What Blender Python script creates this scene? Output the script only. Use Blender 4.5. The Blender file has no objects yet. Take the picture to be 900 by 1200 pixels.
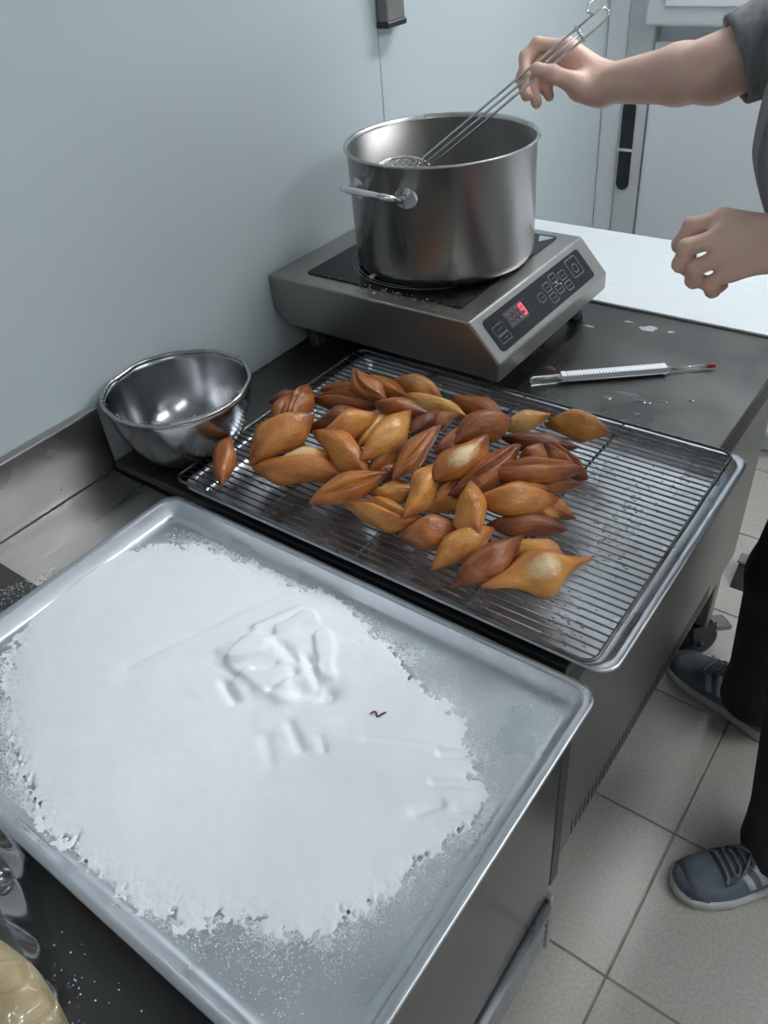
import bpy, bmesh, math, random
import numpy as np
from mathutils import Vector, Matrix

# ------------------------------------------------------------------ camera
H = 0.9                                     # the sheet-pan rims stand 0.9 m above the floor; geometry below is written from there
F = 950.0
CAM = np.array([.8438, -.5337, .6923])
def _rot(a, b, c):
    f = np.array([math.cos(a)*math.sin(c), math.cos(a)*math.cos(c), -math.sin(a)])
    r = np.array([math.cos(c), -math.sin(c), 0.0]); d = np.cross(f, r)
    return np.array([math.cos(b)*r + math.sin(b)*d, -math.sin(b)*r + math.cos(b)*d, f])
ROT = _rot(math.radians(38.78), math.radians(5.976), math.radians(-40.113))
scene = bpy.context.scene
COL = scene.collection
cd = bpy.data.cameras.new('camera'); cam = bpy.data.objects.new('camera', cd); COL.objects.link(cam)
cd.sensor_fit = 'VERTICAL'; cd.sensor_height = 36; cd.lens = F/1200*36; cd.clip_start = .02
m3 = Matrix((ROT[0], -ROT[1], -ROT[2])).transposed()
cam.matrix_world = Matrix.Translation((CAM[0], CAM[1], CAM[2]+H)) @ m3.to_4x4()
scene.camera = cam

# ------------------------------------------------------------------ light and exposure
scene.view_settings.view_transform = 'Standard'
scene.view_settings.look = 'None'
scene.view_settings.gamma = 1
scene.view_settings.use_curve_mapping = False
scene.view_settings.exposure = 0.45
world = bpy.data.worlds.new('world'); scene.world = world; world.use_nodes = True
world.node_tree.nodes['Background'].inputs[0].default_value = (.75, .85, .9, 1)
world.node_tree.nodes['Background'].inputs[1].default_value = .3
LAMPS = [(.62, 1.85, 40.0), (2.2, .9, 30.0), (2.1, -1.3, 12.0)]          # x, y, strength of the ceiling fixtures
LAMP_COL = (.92, .955, 1.0)

# ------------------------------------------------------------------ helpers
def ray(x, y): return ROT.T @ np.array([(x-450)/F, (y-600)/F, 1.])
def at(x, y, dep): return CAM + dep*ray(x, y)                  # picture point at a depth
def on(x, y, z):                                               # picture point on a level
    d = ray(x, y); return CAM + (z-CAM[2])/d[2]*d
def depth(p): return float((ROT @ (np.array(p)-CAM))[2])
def rnd(seed): return random.Random(seed)

class MB:
    def __init__(s): s.v = []; s.f = []; s.sm = []
    def add(s, v, f, smooth=False):
        o = len(s.v); s.v += [tuple(map(float, p)) for p in v]
        s.f += [tuple(i+o for i in q) for q in f]; s.sm += [smooth]*len(f); return s
    def box(s, x0, x1, y0, y1, z0, z1):
        v = [(x, y, z) for x in (x0, x1) for y in (y0, y1) for z in (z0, z1)]
        return s.add(v, [(0,1,3,2),(4,6,7,5),(0,4,5,1),(2,3,7,6),(0,2,6,4),(1,5,7,3)])
    def bevbox(s, x0, x1, y0, y1, z0, z1, b=.003, seg=2):
        bm = bmesh.new(); bmesh.ops.create_cube(bm, size=1)
        for v in bm.verts:
            v.co = ((x0+x1)/2+v.co.x*(x1-x0), (y0+y1)/2+v.co.y*(y1-y0), (z0+z1)/2+v.co.z*(z1-z0))
        bmesh.ops.bevel(bm, geom=bm.edges[:], offset=b, segments=seg, profile=.5, affect='EDGES')
        bm.verts.index_update()
        s.add([v.co[:] for v in bm.verts], [[v.index for v in f.verts] for f in bm.faces], False); bm.free(); return s
    def tube(s, pts, r, n=8, closed=False, cap=True, flat=1.0):
        pts = [Vector(p) for p in pts]; N = len(pts); rs = r if isinstance(r, (list, tuple)) else [r]*N
        t0 = None; v = []; up = None
        for i, p in enumerate(pts):
            if closed: t = pts[(i+1) % N]-pts[i-1]
            else: t = pts[min(i+1, N-1)]-pts[max(i-1, 0)]
            t = t.normalized() if t.length > 1e-9 else Vector((0,0,1))
            if up is None:
                up = Vector((0,0,1)) if abs(t.z) < .9 else Vector((1,0,0))
            up = (up-t*up.dot(t)).normalized(); sd = t.cross(up)
            for k in range(n):
                a = 2*math.pi*k/n; v.append(p+(sd*math.cos(a)+up*math.sin(a)*flat)*rs[i])
        f = []
        for i in range(N if closed else N-1):
            j = (i+1) % N
            for k in range(n):
                l = (k+1) % n; f.append((i*n+k, i*n+l, j*n+l, j*n+k))
        if not closed and cap:
            f.append(tuple(range(n-1, -1, -1))); f.append(tuple((N-1)*n+k for k in range(n)))
        return s.add(v, f, True)
    def lathe(s, prof, c=(0,0,0), n=48, closed=False):
        v = []; f = []; N = len(prof)
        for r, z in prof:
            for k in range(n):
                a = 2*math.pi*k/n; v.append((c[0]+r*math.cos(a), c[1]+r*math.sin(a), c[2]+z))
        for i in range(N if closed else N-1):
            j = (i+1) % N
            for k in range(n):
                l = (k+1) % n; f.append((i*n+k, i*n+l, j*n+l, j*n+k))
        if not closed:
            if prof[0][0] > 1e-6 or True: f.append(tuple(range(n-1, -1, -1)))
            f.append(tuple((N-1)*n+k for k in range(n)))
        return s.add(v, f, True)
    def prism(s, poly, axis, a0, a1, smooth=False):            # polygon in two axes, extruded along the third
        n = len(poly)
        def P(u, w, a): return {'x': (a,u,w), 'y': (u,a,w), 'z': (u,w,a)}[axis]
        v = [P(u, w, a0) for u, w in poly]+[P(u, w, a1) for u, w in poly]
        f = [tuple(range(n-1,-1,-1)), tuple(range(n, 2*n))]+[(i, (i+1) % n, n+(i+1) % n, n+i) for i in range(n)]
        return s.add(v, f, smooth)
    def ball(s, c, r, n=10, m=7):
        rr = r if isinstance(r, (tuple, list)) else (r, r, r); v = [(c[0],c[1],c[2]-rr[2])]; f = []
        for i in range(1, m):
            p = math.pi*i/m-math.pi/2
            for k in range(n):
                a = 2*math.pi*k/n; v.append((c[0]+rr[0]*math.cos(p)*math.cos(a), c[1]+rr[1]*math.cos(p)*math.sin(a), c[2]+rr[2]*math.sin(p)))
        v.append((c[0],c[1],c[2]+rr[2])); L = len(v)-1
        for k in range(n):
            l = (k+1) % n; f.append((0, 1+l, 1+k)); f.append((L, 1+(m-2)*n+k, 1+(m-2)*n+l))
            for i in range(m-2): f.append((1+i*n+k, 1+i*n+l, 1+(i+1)*n+l, 1+(i+1)*n+k))
        return s.add(v, f, True)
    def build(s, name, mat, parent=None, base=None, fix=True):
        b = np.array(parent['_base']) if (parent is not None and base is None) else np.array(base if base is not None else (0,0,0), float)
        me = bpy.data.meshes.new(name)
        me.from_pydata([tuple(np.array(p)-b) for p in s.v], [], s.f); me.materials.append(mat)
        me.polygons.foreach_set('use_smooth', s.sm)
        if fix:
            bm = bmesh.new(); bm.from_mesh(me); bmesh.ops.recalc_face_normals(bm, faces=bm.faces[:]); bm.to_mesh(me); bm.free()
        me.update()
        o = bpy.data.objects.new(name, me); COL.objects.link(o); o['_base'] = [float(q) for q in b]
        if parent is not None: o.parent = parent
        else: o.location = (b[0], b[1], b[2]+H)
        return o
def thing(name, base, label, cat, group=None):
    o = bpy.data.objects.new(name, None); COL.objects.link(o); o.empty_display_size = .05
    o.location = (base[0], base[1], base[2]+H); o['_base'] = [float(q) for q in base]
    return tag(o, label, cat, group)
def tag(o, label, cat, group=None, kind=None):
    o['label'] = label; o['category'] = cat
    if group: o['group'] = group
    if kind: o['kind'] = kind
    return o
def struct(o): o['kind'] = 'structure'; return o
def mod_bevel(o, w=.002, seg=2, ang=30):
    m = o.modifiers.new('bevel', 'BEVEL'); m.width = w; m.segments = seg; m.limit_method = 'ANGLE'; m.angle_limit = math.radians(ang); return o
def autosmooth(o, ang=35):
    bm = bmesh.new(); bm.from_mesh(o.data)
    for f in bm.faces: f.smooth = True
    for e in bm.edges:
        if len(e.link_faces) == 2 and e.calc_face_angle(0) > math.radians(ang): e.smooth = False
    bm.to_mesh(o.data); bm.free(); return o

# ------------------------------------------------------------------ materials
def mat(name, col, rough=.5, metal=0., var=0., vscale=8., bump=0., bscale=60., stretch=None, col2=None, rvar=0., spec=.5, emit=None, trans=0., alpha=1., coat=0., detail=4):
    m = bpy.data.materials.new(name); m.use_nodes = True; nt = m.node_tree; b = nt.nodes['Principled BSDF']
    b.inputs['Base Color'].default_value = (*col, 1); b.inputs['Roughness'].default_value = rough; b.inputs['Metallic'].default_value = metal
    b.inputs['Specular IOR Level'].default_value = spec
    b.inputs['Transmission Weight'].default_value = trans; b.inputs['Alpha'].default_value = alpha; b.inputs['Coat Weight'].default_value = coat
    if emit: b.inputs['Emission Color'].default_value = (*emit[0], 1); b.inputs['Emission Strength'].default_value = emit[1]
    if var or bump or rvar or col2:
        tc = nt.nodes.new('ShaderNodeTexCoord'); mp = nt.nodes.new('ShaderNodeMapping')
        nt.links.new(tc.outputs['Object'], mp.inputs[0])
        if stretch: mp.inputs['Scale'].default_value = stretch
        nz = nt.nodes.new('ShaderNodeTexNoise'); nz.inputs['Scale'].default_value = vscale; nz.inputs['Detail'].default_value = detail
        nt.links.new(mp.outputs[0], nz.inputs['Vector'])
        if var or col2:
            rp = nt.nodes.new('ShaderNodeValToRGB'); rp.color_ramp.elements[0].position = .3; rp.color_ramp.elements[1].position = .7
            c2 = col2 or tuple(min(1, c*(1+var)) for c in col); c1 = col if col2 else tuple(c*(1-var) for c in col)
            rp.color_ramp.elements[0].color = (*c1, 1); rp.color_ramp.elements[1].color = (*c2, 1)
            nt.links.new(nz.outputs[0], rp.inputs[0]); nt.links.new(rp.outputs[0], b.inputs['Base Color'])
        if rvar:
            mr = nt.nodes.new('ShaderNodeMapRange'); mr.inputs[3].default_value = max(0, rough-rvar); mr.inputs[4].default_value = rough+rvar
            mr.inputs[1].default_value = .3; mr.inputs[2].default_value = .7
            nt.links.new(nz.outputs[0], mr.inputs[0]); nt.links.new(mr.outputs[0], b.inputs['Roughness'])
        if bump:
            n2 = nt.nodes.new('ShaderNodeTexNoise'); n2.inputs['Scale'].default_value = bscale; n2.inputs['Detail'].default_value = 5
            nt.links.new(mp.outputs[0], n2.inputs['Vector'])
            bp = nt.nodes.new('ShaderNodeBump'); bp.inputs['Strength'].default_value = bump; bp.inputs['Distance'].default_value = .004
            nt.links.new(n2.outputs[0], bp.inputs['Height']); nt.links.new(bp.outputs[0], b.inputs['Normal'])
    return m
M = {}
M['wall'] = mat('wall_panel', (.475, .535, .545), .40, var=.02, vscale=2, bump=.03, bscale=30)
M['wall_far'] = mat('wall_paint', (.62, .66, .66), .6, var=.03, vscale=3)
M['ceiling'] = mat('ceiling_paint', (.75, .77, .76), .8, var=.02, vscale=3)
M['grout'] = mat('grout', (.25, .235, .215), .9, var=.3, vscale=20)
M['tile'] = mat('floor_tile', (.41, .385, .345), .45, var=.14, vscale=160, bump=.05, bscale=120, rvar=.1, detail=8)
M['steel'] = mat('brushed_steel', (.50, .50, .49), .3, 1, var=.06, vscale=6, stretch=(1, 14, 1), bump=.02, bscale=120, rvar=.06)
M['counter_steel'] = mat('counter_steel', (.105, .105, .10), .34, .85, var=.12, vscale=7, rvar=.1, bump=.015, bscale=200)
M['splash_steel'] = mat('splash_steel', (.40, .39, .375), .34, 1, var=.12, vscale=5, stretch=(6, 1, 1), rvar=.1)
M['front_steel'] = mat('front_steel', (.25, .25, .235), .4, .9, var=.06, vscale=4, rvar=.06)
M['dark_gloss'] = mat('dark_gloss_panel', (.13, .125, .115), .2, .8, var=.05, vscale=4)
M['cook_steel'] = mat('cooker_steel', (.36, .35, .33), .34, 1, var=.05, vscale=5, stretch=(1, 8, 1), rvar=.05, bump=.012, bscale=150)
M['pot_steel'] = mat('pot_steel', (.46, .445, .435), .28, 1, var=.10, vscale=9, stretch=(1, 1, .12), rvar=.06)
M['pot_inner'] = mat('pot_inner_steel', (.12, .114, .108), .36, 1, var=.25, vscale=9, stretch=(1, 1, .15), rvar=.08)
M['chrome'] = mat('polished_steel', (.66, .66, .66), .16, 1, var=.05, vscale=20)
M['bowl'] = mat('bowl_steel', (.40, .40, .415), .2, 1, var=.15, vscale=9, rvar=.08, bump=.03, bscale=25)
M['alu'] = mat('pan_aluminium', (.66, .675, .715), .30, .88, var=.06, vscale=10, rvar=.1, bump=.02, bscale=80)
M['alu_rim'] = mat('pan_rim_aluminium', (.58, .595, .63), .34, .9, var=.05, vscale=12, rvar=.08)
M['wire'] = mat('rack_wire', (.17, .165, .16), .32, .9, var=.35, vscale=40, rvar=.1)
M['black'] = mat('black_plastic', (.018, .018, .02), .4, var=.2, vscale=30)
M['rubber'] = mat('black_rubber', (.022, .022, .024), .6, var=.25, vscale=30)
M['mat'] = mat('worktop_shade_black', (.03, .03, .031), .42, var=.25, vscale=14, rvar=.08)  # shade on the stainless worktop, put into a near-black colour
M['glass'] = mat('hob_glass', (.010, .011, .013), .12, rvar=.06, vscale=18, spec=.25)
M['panel'] = mat('panel_glass', (.016, .018, .024), .2, var=.1, vscale=10, spec=.25)
M['print'] = mat('panel_print', (.30, .33, .36), .4, var=.1, vscale=10)
M['print_dim'] = mat('display_window', (.10, .09, .095), .3, var=.1, vscale=10)
M['led'] = mat('red_led', (.6, .02, .03), .3, emit=((1, .05, .08), 2.5), var=.05)
M['led_off'] = mat('unlit_led', (.30, .22, .22), .4, var=.05)
M['white_board'] = mat('white_board', (.58, .61, .62), .55, var=.04, vscale=6, stretch=(1.5, 30, 1), bump=.05, bscale=12)
M['fridge_white'] = mat('fridge_white', (.78, .81, .84), .35, var=.02, vscale=4)
M['fridge_grey'] = mat('fridge_grey', (.62, .65, .66), .4, var=.03, vscale=4)
M['trunk'] = mat('trunking_grey', (.20, .20, .195), .4, .3, var=.08, vscale=20)
M['sugar'] = mat('sugar', (.93, .935, .97), .9, bump=.16, bscale=700, var=.015, vscale=30, spec=.2)
M['thread'] = mat('thread', (.10, .01, .015), .6, var=.2)
M['crumb'] = mat('crumb', (.62, .52, .35), .8, var=.2, vscale=200)
M['burnt'] = mat('burnt_crumb', (.09, .035, .02), .7, var=.3, vscale=100)
M['flour'] = mat('flour_mark', (.36, .365, .36), .9, var=.2, vscale=120)
M['residue'] = mat('oil_residue', (.20, .19, .18), .35, var=.3, vscale=60)
M['water'] = mat('water', (.9, .92, .95), .04, trans=.9, var=.02)
M['clear'] = mat('clear_glass', (.92, .95, .95), .05, trans=.85, var=.02)
M['scale_white'] = mat('scale_card', (.85, .87, .88), .5, var=.02)
M['ink'] = mat('scale_ink', (.25, .25, .28), .6, var=.1)
M['ink_red'] = mat('scale_ink_red', (.45, .10, .09), .6, var=.1)
M['red'] = mat('red_tip', (.42, .02, .025), .4, var=.15, vscale=60)
M['dough'] = mat('raw_dough', (.66, .50, .27), .55, var=.12, vscale=12, bump=.15, bscale=30)
M['skin'] = mat('skin', (.78, .54, .425), .5, col2=(.70, .42, .34), vscale=14, bump=.12, bscale=160)
M['shirt'] = mat('grey_marl_shirt', (.13, .135, .145), .9, col2=(.28, .285, .295), vscale=30, stretch=(2, 2, .12), bump=.1, bscale=300)
M['trouser'] = mat('dark_trousers', (.020, .020, .021), .9, var=.3, vscale=10, bump=.15, bscale=90)
M['hair'] = mat('dark_hair', (.03, .02, .015), .6, var=.3, vscale=80)
M['shoe'] = mat('shoe_mesh', (.115, .14, .17), .8, var=.25, vscale=30, bump=.3, bscale=220)
M['suede'] = mat('shoe_suede', (.085, .10, .12), .9, var=.25, vscale=25, bump=.2, bscale=140)
M['sole'] = mat('shoe_sole', (.45, .45, .43), .7, var=.12, vscale=20)
M['stripe'] = mat('shoe_stripe', (.42, .45, .47), .7, var=.1, vscale=30)
M['lace'] = mat('shoe_lace', (.14, .16, .18), .9, var=.15, vscale=80)
M['oil'] = mat('frying_oil', (.20, .10, .02), .05, var=.1, vscale=5, trans=.4)
def film_mat():
    m = bpy.data.materials.new('plastic_film'); m.use_nodes = True; nt = m.node_tree; nt.nodes.clear()
    o = nt.nodes.new('ShaderNodeOutputMaterial'); t = nt.nodes.new('ShaderNodeBsdfTransparent'); g = nt.nodes.new('ShaderNodeBsdfGlossy')
    g.inputs['Color'].default_value = (.85, .87, .88, 1); g.inputs['Roughness'].default_value = .16
    lw = nt.nodes.new('ShaderNodeLayerWeight'); lw.inputs[0].default_value = .35
    mr = nt.nodes.new('ShaderNodeMapRange'); mr.inputs[3].default_value = .09; mr.inputs[4].default_value = .6
    nt.links.new(lw.outputs['Facing'], mr.inputs[0])
    mx = nt.nodes.new('ShaderNodeMixShader'); t.inputs[0].default_value = (.97, .97, .97, 1)
    nt.links.new(mr.outputs[0], mx.inputs[0]); nt.links.new(t.outputs[0], mx.inputs[1]); nt.links.new(g.outputs[0], mx.inputs[2]); nt.links.new(mx.outputs[0], o.inputs[0])
    return m
M['film'] = film_mat()
def pastry_mat():
    m = bpy.data.materials.new('fried_crust'); m.use_nodes = True; nt = m.node_tree; b = nt.nodes['Principled BSDF']; L = nt.links.new
    N = lambda t: nt.nodes.new('ShaderNode'+t)
    at_ = N('Attribute'); at_.attribute_type = 'OBJECT'; at_.attribute_name = 'tone'
    pt = N('Attribute'); pt.attribute_type = 'OBJECT'; pt.attribute_name = 'patch'
    rd = N('ObjectInfo'); tc = N('TexCoord')
    ad = N('VectorMath'); ad.operation = 'MULTIPLY_ADD'; L(tc.outputs['Object'], ad.inputs[0]); ad.inputs[1].default_value = (1, 1, 1)
    cmb = N('CombineXYZ'); mu = N('Math'); mu.operation = 'MULTIPLY'; mu.inputs[1].default_value = 37.; L(rd.outputs['Random'], mu.inputs[0]); L(mu.outputs[0], cmb.inputs[0]); L(cmb.outputs[0], ad.inputs[2])
    nz = N('TexNoise'); nz.inputs['Scale'].default_value = 1.6; nz.inputs['Detail'].default_value = 5; L(ad.outputs[0], nz.inputs['Vector'])
    sx = N('SeparateXYZ'); L(tc.outputs['Object'], sx.inputs[0])
    ab = N('Math'); ab.operation = 'ABSOLUTE'; L(sx.outputs[0], ab.inputs[0])
    tip = N('MapRange'); tip.inputs[1].default_value = .45; tip.inputs[2].default_value = 1.; tip.inputs[4].default_value = .28; L(ab.outputs[0], tip.inputs[0])   # browner pointed ends
    s1 = N('Math'); s1.operation = 'SUBTRACT'; L(at_.outputs['Fac'], s1.inputs[0]); L(tip.outputs[0], s1.inputs[1])
    n1 = N('MapRange'); n1.inputs[1].default_value = .3; n1.inputs[2].default_value = .7; n1.inputs[3].default_value = -.16; n1.inputs[4].default_value = .16; L(nz.outputs[0], n1.inputs[0])
    s2 = N('Math'); s2.operation = 'ADD'; L(s1.outputs[0], s2.inputs[0]); L(n1.outputs[0], s2.inputs[1])
    rp = N('ValToRGB'); cr = rp.color_ramp
    stops = ((0., (.125, .030, .013)), (.3, (.29, .082, .022)), (.55, (.50, .175, .036)), (.78, (.68, .31, .07)), (1., (.80, .50, .17)))
    cr.elements[0].position = 0.; cr.elements[0].color = (*stops[0][1], 1); cr.elements[1].position = 1.; cr.elements[1].color = (*stops[4][1], 1)
    for p, c in stops[1:4]: e = cr.elements.new(p); e.color = (*c, 1)
    L(s2.outputs[0], rp.inputs[0])
    # pale blister where the crust tore open
    d = N('VectorMath'); d.operation = 'DISTANCE'; L(tc.outputs['Object'], d.inputs[0]); d.inputs[1].default_value = (.0, .0, 1.0)
    n3 = N('TexNoise'); n3.inputs['Scale'].default_value = 3.5; L(ad.outputs[0], n3.inputs['Vector'])
    a3 = N('Math'); a3.operation = 'MULTIPLY_ADD'; L(n3.outputs[0], a3.inputs[0]); a3.inputs[1].default_value = .5; L(d.outputs['Value'], a3.inputs[2])
    pm = N('MapRange'); pm.inputs[1].default_value = .45; pm.inputs[2].default_value = .88; pm.inputs[3].default_value = 1.; pm.inputs[4].default_value = 0.; L(a3.outputs[0], pm.inputs[0])
    pf = N('Math'); pf.operation = 'MULTIPLY'; L(pm.outputs[0], pf.inputs[0]); L(pt.outputs['Fac'], pf.inputs[1])
    mx = N('Mix'); mx.data_type = 'RGBA'; L(pf.outputs[0], mx.inputs['Factor']); L(rp.outputs[0], mx.inputs['A']); mx.inputs['B'].default_value = (.74, .56, .31, 1)
    L(mx.outputs['Result'], b.inputs['Base Color'])
    b.inputs['Roughness'].default_value = .33; b.inputs['Specular IOR Level'].default_value = .5; b.inputs['Coat Weight'].default_value = .12; b.inputs['Coat Roughness'].default_value = .25
    n4 = N('TexNoise'); n4.inputs['Scale'].default_value = 5; n4.inputs['Detail'].default_value = 6; L(ad.outputs[0], n4.inputs['Vector'])
    bp = N('Bump'); bp.inputs['Strength'].default_value = .5; bp.inputs['Distance'].default_value = .004; L(n4.outputs[0], bp.inputs['Height']); L(bp.outputs[0], b.inputs['Normal'])
    return m
M['crust'] = pastry_mat()

# ------------------------------------------------------------------ room shell
WX = -.188                                                     # the wall along the counters
XR, YN, YF, CZ = 3.0, -2.6, 2.55, 1.85
wl = struct(MB().box(WX-.15, WX-.006, YN, YF, -H, CZ).build('wall_left', M['wall_far']))
for a, b in ((YN, -.62), (-.617, .8143), (.8157, 2.0)):         # wall panels with a fine joint between them
    MB().bevbox(WX-.006, WX, a, b, -H+.0, CZ-.001, .0012, 1).build('panel', M['wall'], wl)
struct(MB().box(WX-.15, XR, YF, YF+.1, -H, CZ).build('wall_far', M['wall_far']))
struct(MB().box(XR, XR+.1, YN, YF, -H, CZ).build('wall_right', M['wall_far']))
struct(MB().box(WX-.15, XR, YN-.1, YN, -H, CZ).build('wall_near', M['wall_far']))
struct(MB().box(WX-.15, XR, YN-.1, YF+.1, CZ, CZ+.1).build('ceiling', M['ceiling']))
fl = struct(MB().box(WX-.15, XR, YN-.1, YF+.1, -H-.08, -H-.003).build('floor', M['grout']))
T = .3285; tm = None; TX0, TY0 = .700, .445
for i in range(-3, 5):
    for j in range(-4, 6):
        x0, y0 = TX0+i*T, TY0+j*T
        if y0+T > YF or x0 < WX or x0+T > XR: continue
        if tm is None:
            t = MB().bevbox(.002, T-.002, .002, T-.002, -.008, 0, .0015, 1).build('tile', M['tile'], fl, base=(0,0,0)); tm = t.data
        else:
            t = bpy.data.objects.new('tile', tm); COL.objects.link(t); t.parent = fl
        t.location = (x0, y0, -H)
for i, (x, y, e) in enumerate(LAMPS):
    l = thing('ceiling_light', (x, y, CZ-.07), ['long white ceiling light above the upright fridge', 'long white ceiling light over the aisle behind the standing person', 'long white ceiling light over the aisle behind the photographer'][i], 'ceiling light', 'ceiling lights')
    MB().bevbox(x-.1, x+.1, y-.62, y+.62, CZ-.05, CZ-.001, .006, 2).build('housing', M['fridge_white'], l)
    em = mat('light_diffuser', (.9, .9, .9), .5, emit=(LAMP_COL, e), var=.01)
    MB().bevbox(x-.085, x+.085, y-.6, y+.6, CZ-.07, CZ-.05, .006, 2).build('diffuser', em, l)

# grey trunking that ends on the wall, above the pot
t = thing('wall_trunking', (WX, .842, .455), 'grey metal trunking ending on the wall above the pot', 'trunking')
MB().bevbox(WX+.0005, WX+.026, .813, .868, .46, CZ-.002, .004, 2).build('channel', M['trunk'], t)
MB().bevbox(WX+.0005, WX+.028, .811, .870, .452, .462, .002, 1).build('end_cap', M['black'], t)

# ------------------------------------------------------------------ near unit: stainless top, upstand, dark front and grille
NY0, NY1, NX = -1.35, .018, .600
NZ = -.028
u = thing('worktop_unit', (.2, -.65, -H), 'stainless undercounter unit carrying the pan of sugar, dark glossy front', 'counter')
MB().bevbox(WX+.018, .612, NY0, NY1, NZ-.035, NZ, .003, 2).build('worktop', M['splash_steel'], u)
MB().bevbox(WX+.001, WX+.018, NY0, NY1+.008, NZ-.035, .083, .003, 2).build('upstand', M['splash_steel'], u)
MB().box(WX+.02, NX-.012, NY0, .0185, -.80, NZ-.036).build('body', M['front_steel'], u)
MB().bevbox(NX-.0118, NX, -.46, .064, -.615, NZ-.06, .003, 2).build('front_panel', M['dark_gloss'], u)
MB().bevbox(NX-.0118, NX, NY0, -.464, -.615, NZ-.06, .003, 2).build('front_panel', M['dark_gloss'], u)
g = MB().bevbox(NX-.0118, NX-.009, -.62, .07, -.80, -.62, .001, 1).build('grille', M['black'], u)
MB().tube([(NX+.003, -.62, -.64), (NX+.003, .055, -.64)], .010, 10).build('rail', M['alu_rim'], g)
for k in range(5):
    z = -.672-k*.026
    MB().prism([(NX-.009, z+.014), (NX+.004, z+.004), (NX+.004, z), (NX-.009, z+.010)], 'y', -.62, .06).build('slat', M['trunk'], g)
MB().bevbox(NX-.009, NX+.008, .058, .07, -.80, -.62, .002, 1).build('edge_trim', M['steel'], g)
for y in (-.05, -1.28):
    MB().lathe([(.022, -H), (.022, -H+.01), (.015, -H+.014), (.015, -.80)], (.45, y, 0), 16).build('foot', M['black'], u)
    MB().lathe([(.022, -H), (.022, -H+.01), (.015, -H+.014), (.015, -.80)], (-.1, y, 0), 16).build('foot', M['black'], u)

# dark sheet added for the shade and dark reflection on that steel top
mt = MB().bevbox(-.13, .595, -1.3, -.215, NZ, NZ+.003, .001, 1).build('worktop_shade', M['mat'], None, base=(.2, -.7, NZ))
tag(mt, 'dark sheet added for the shade on the steel worktop under and left of the sugar pan', 'mat')

# ------------------------------------------------------------------ far unit: dark counter on a cabinet with slots and casters
CZT = -.012; CY1 = .866
u = thing('counter_cabinet', (.2, .45, -H), 'low steel cabinet with dark counter top under the cooling rack and cooker', 'counter')
MB().bevbox(WX+.022, .615, .0195, 1.212, CZT-.013, CZT, .002, 2).build('counter_top', M['counter_steel'], u)
MB().box(WX+.024, .609, .022, .985, CZT-.075, CZT-.0131).build('counter_apron', M['black'], u)
k0 = .095
f = MB().bevbox(WX+.03, .588, k0, .985, -.60, CZT-.076, .003, 2).build('body', M['front_steel'], u)
MB().bevbox(.555, .5998, .067, k0-.001, -.60, CZT-.076, .002, 1).build('side_seal', M['black'], u)
y = .16
while y < .80:                                                  # row of upright vent slots low on the front
    MB().bevbox(.5875, .5888, y, y+.006, -.588, -.55, .0004, 1).build('vent_slot', M['black'], u); y += .0155
MB().bevbox(.50, .55, .1, .96, -.64, -.601, .003, 1).build('bottom_rail', M['front_steel'], u)
gap = [.32, .353, .386, .419, .452, .485]
for y in gap:                                                   # dark slots in the counter along the wall
    MB().bevbox(WX+.024, WX+.032, y, y+.023, CZT, CZT+.0006, .0002, 1).build('rear_slot', M['black'], u)
def caster(parent, x, y, ztop, pedal=True, rot=0.):
    c, s = math.cos(rot), math.sin(rot)
    def Rt(p): return (x+c*p[0]-s*p[1], y+s*p[0]+c*p[1], p[2])
    lg = MB().bevbox(x-.02, x+.02, y-.02, y+.02, -H+.115, ztop, .003, 1).build('leg', M['front_steel'], parent)
    w = MB(); n = 24
    prof = [(.012, -.016), (.044, -.016), (.05, -.011), (.05, .011), (.044, .016), (.012, .016)]
    v = []; fc = []
    for r, a in prof:
        for k in range(n):
            t = 2*math.pi*k/n; v.append(Rt((r*math.cos(t), a, -H+.0505+r*math.sin(t))))
    for i in range(len(prof)-1):
        for k in range(n): fc.append((i*n+k, i*n+(k+1) % n, (i+1)*n+(k+1) % n, (i+1)*n+k))
    w.add(v, fc, True); wh = w.build('caster_wheel', M['rubber'], parent)
    fk = MB()
    for a in (-.021, .019):
        pl = [(-.02, .0505), (.012, .0505), (.032, .115), (-.032, .115)]
        fk.add([Rt((p[0], a, -H+p[1])) for p in pl]+[Rt((p[0], a+.003, -H+p[1])) for p in pl], [(0,1,2,3),(7,6,5,4),(0,4,5,1),(1,5,6,2),(2,6,7,3),(3,7,4,0)])
    fk.tube([Rt((0, -.026, -H+.0505)), Rt((0, .026, -H+.0505))], .009, 10)
    fk.build('caster_fork', M['black'], parent)
    if pedal:
        p = MB(); pl = [(.03, .085), (.075, .075), (.08, .085), (.035, .1)]
        p.add([Rt((q[0], -.02, -H+q[1])) for q in pl]+[Rt((q[0], .02, -H+q[1])) for q in pl], [(0,1,2,3),(7,6,5,4),(0,4,5,1),(1,5,6,2),(2,6,7,3),(3,7,4,0)])
        p.build('brake_pedal', M['trunk'], parent)
caster(u, .560, .93, -.601, rot=.9)
caster(u, .42, .17, -.601, rot=.3)
caster(u, -.05, .90, -.601, False); caster(u, -.05, .17, -.601, False)

# white board on the far end of the counter
wb = MB().bevbox(WX+.004, .66, .868, 1.214, CZT, CZT+.006, .002, 2).build('white_board', M['white_board'], None, base=(.2, 1.04, CZT))
tag(wb, 'large flat white board lying on the counter beyond the induction cooker', 'board')
ft = thing('floor_stop', (.585, 1.27, -H), 'dark wedge on the floor behind the caster', 'wedge')
MB().prism([(1.20, -H), (1.32, -H), (1.32, -H+.012), (1.28, -H+.05), (1.25, -H+.05)], 'x', .56, .60).build('wedge_body', M['rubber'], ft)
MB().bevbox(.555, .605, 1.245, 1.285, -H+.0502, -H+.058, .002, 1).build('wedge_cap', M['trunk'], ft)

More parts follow.
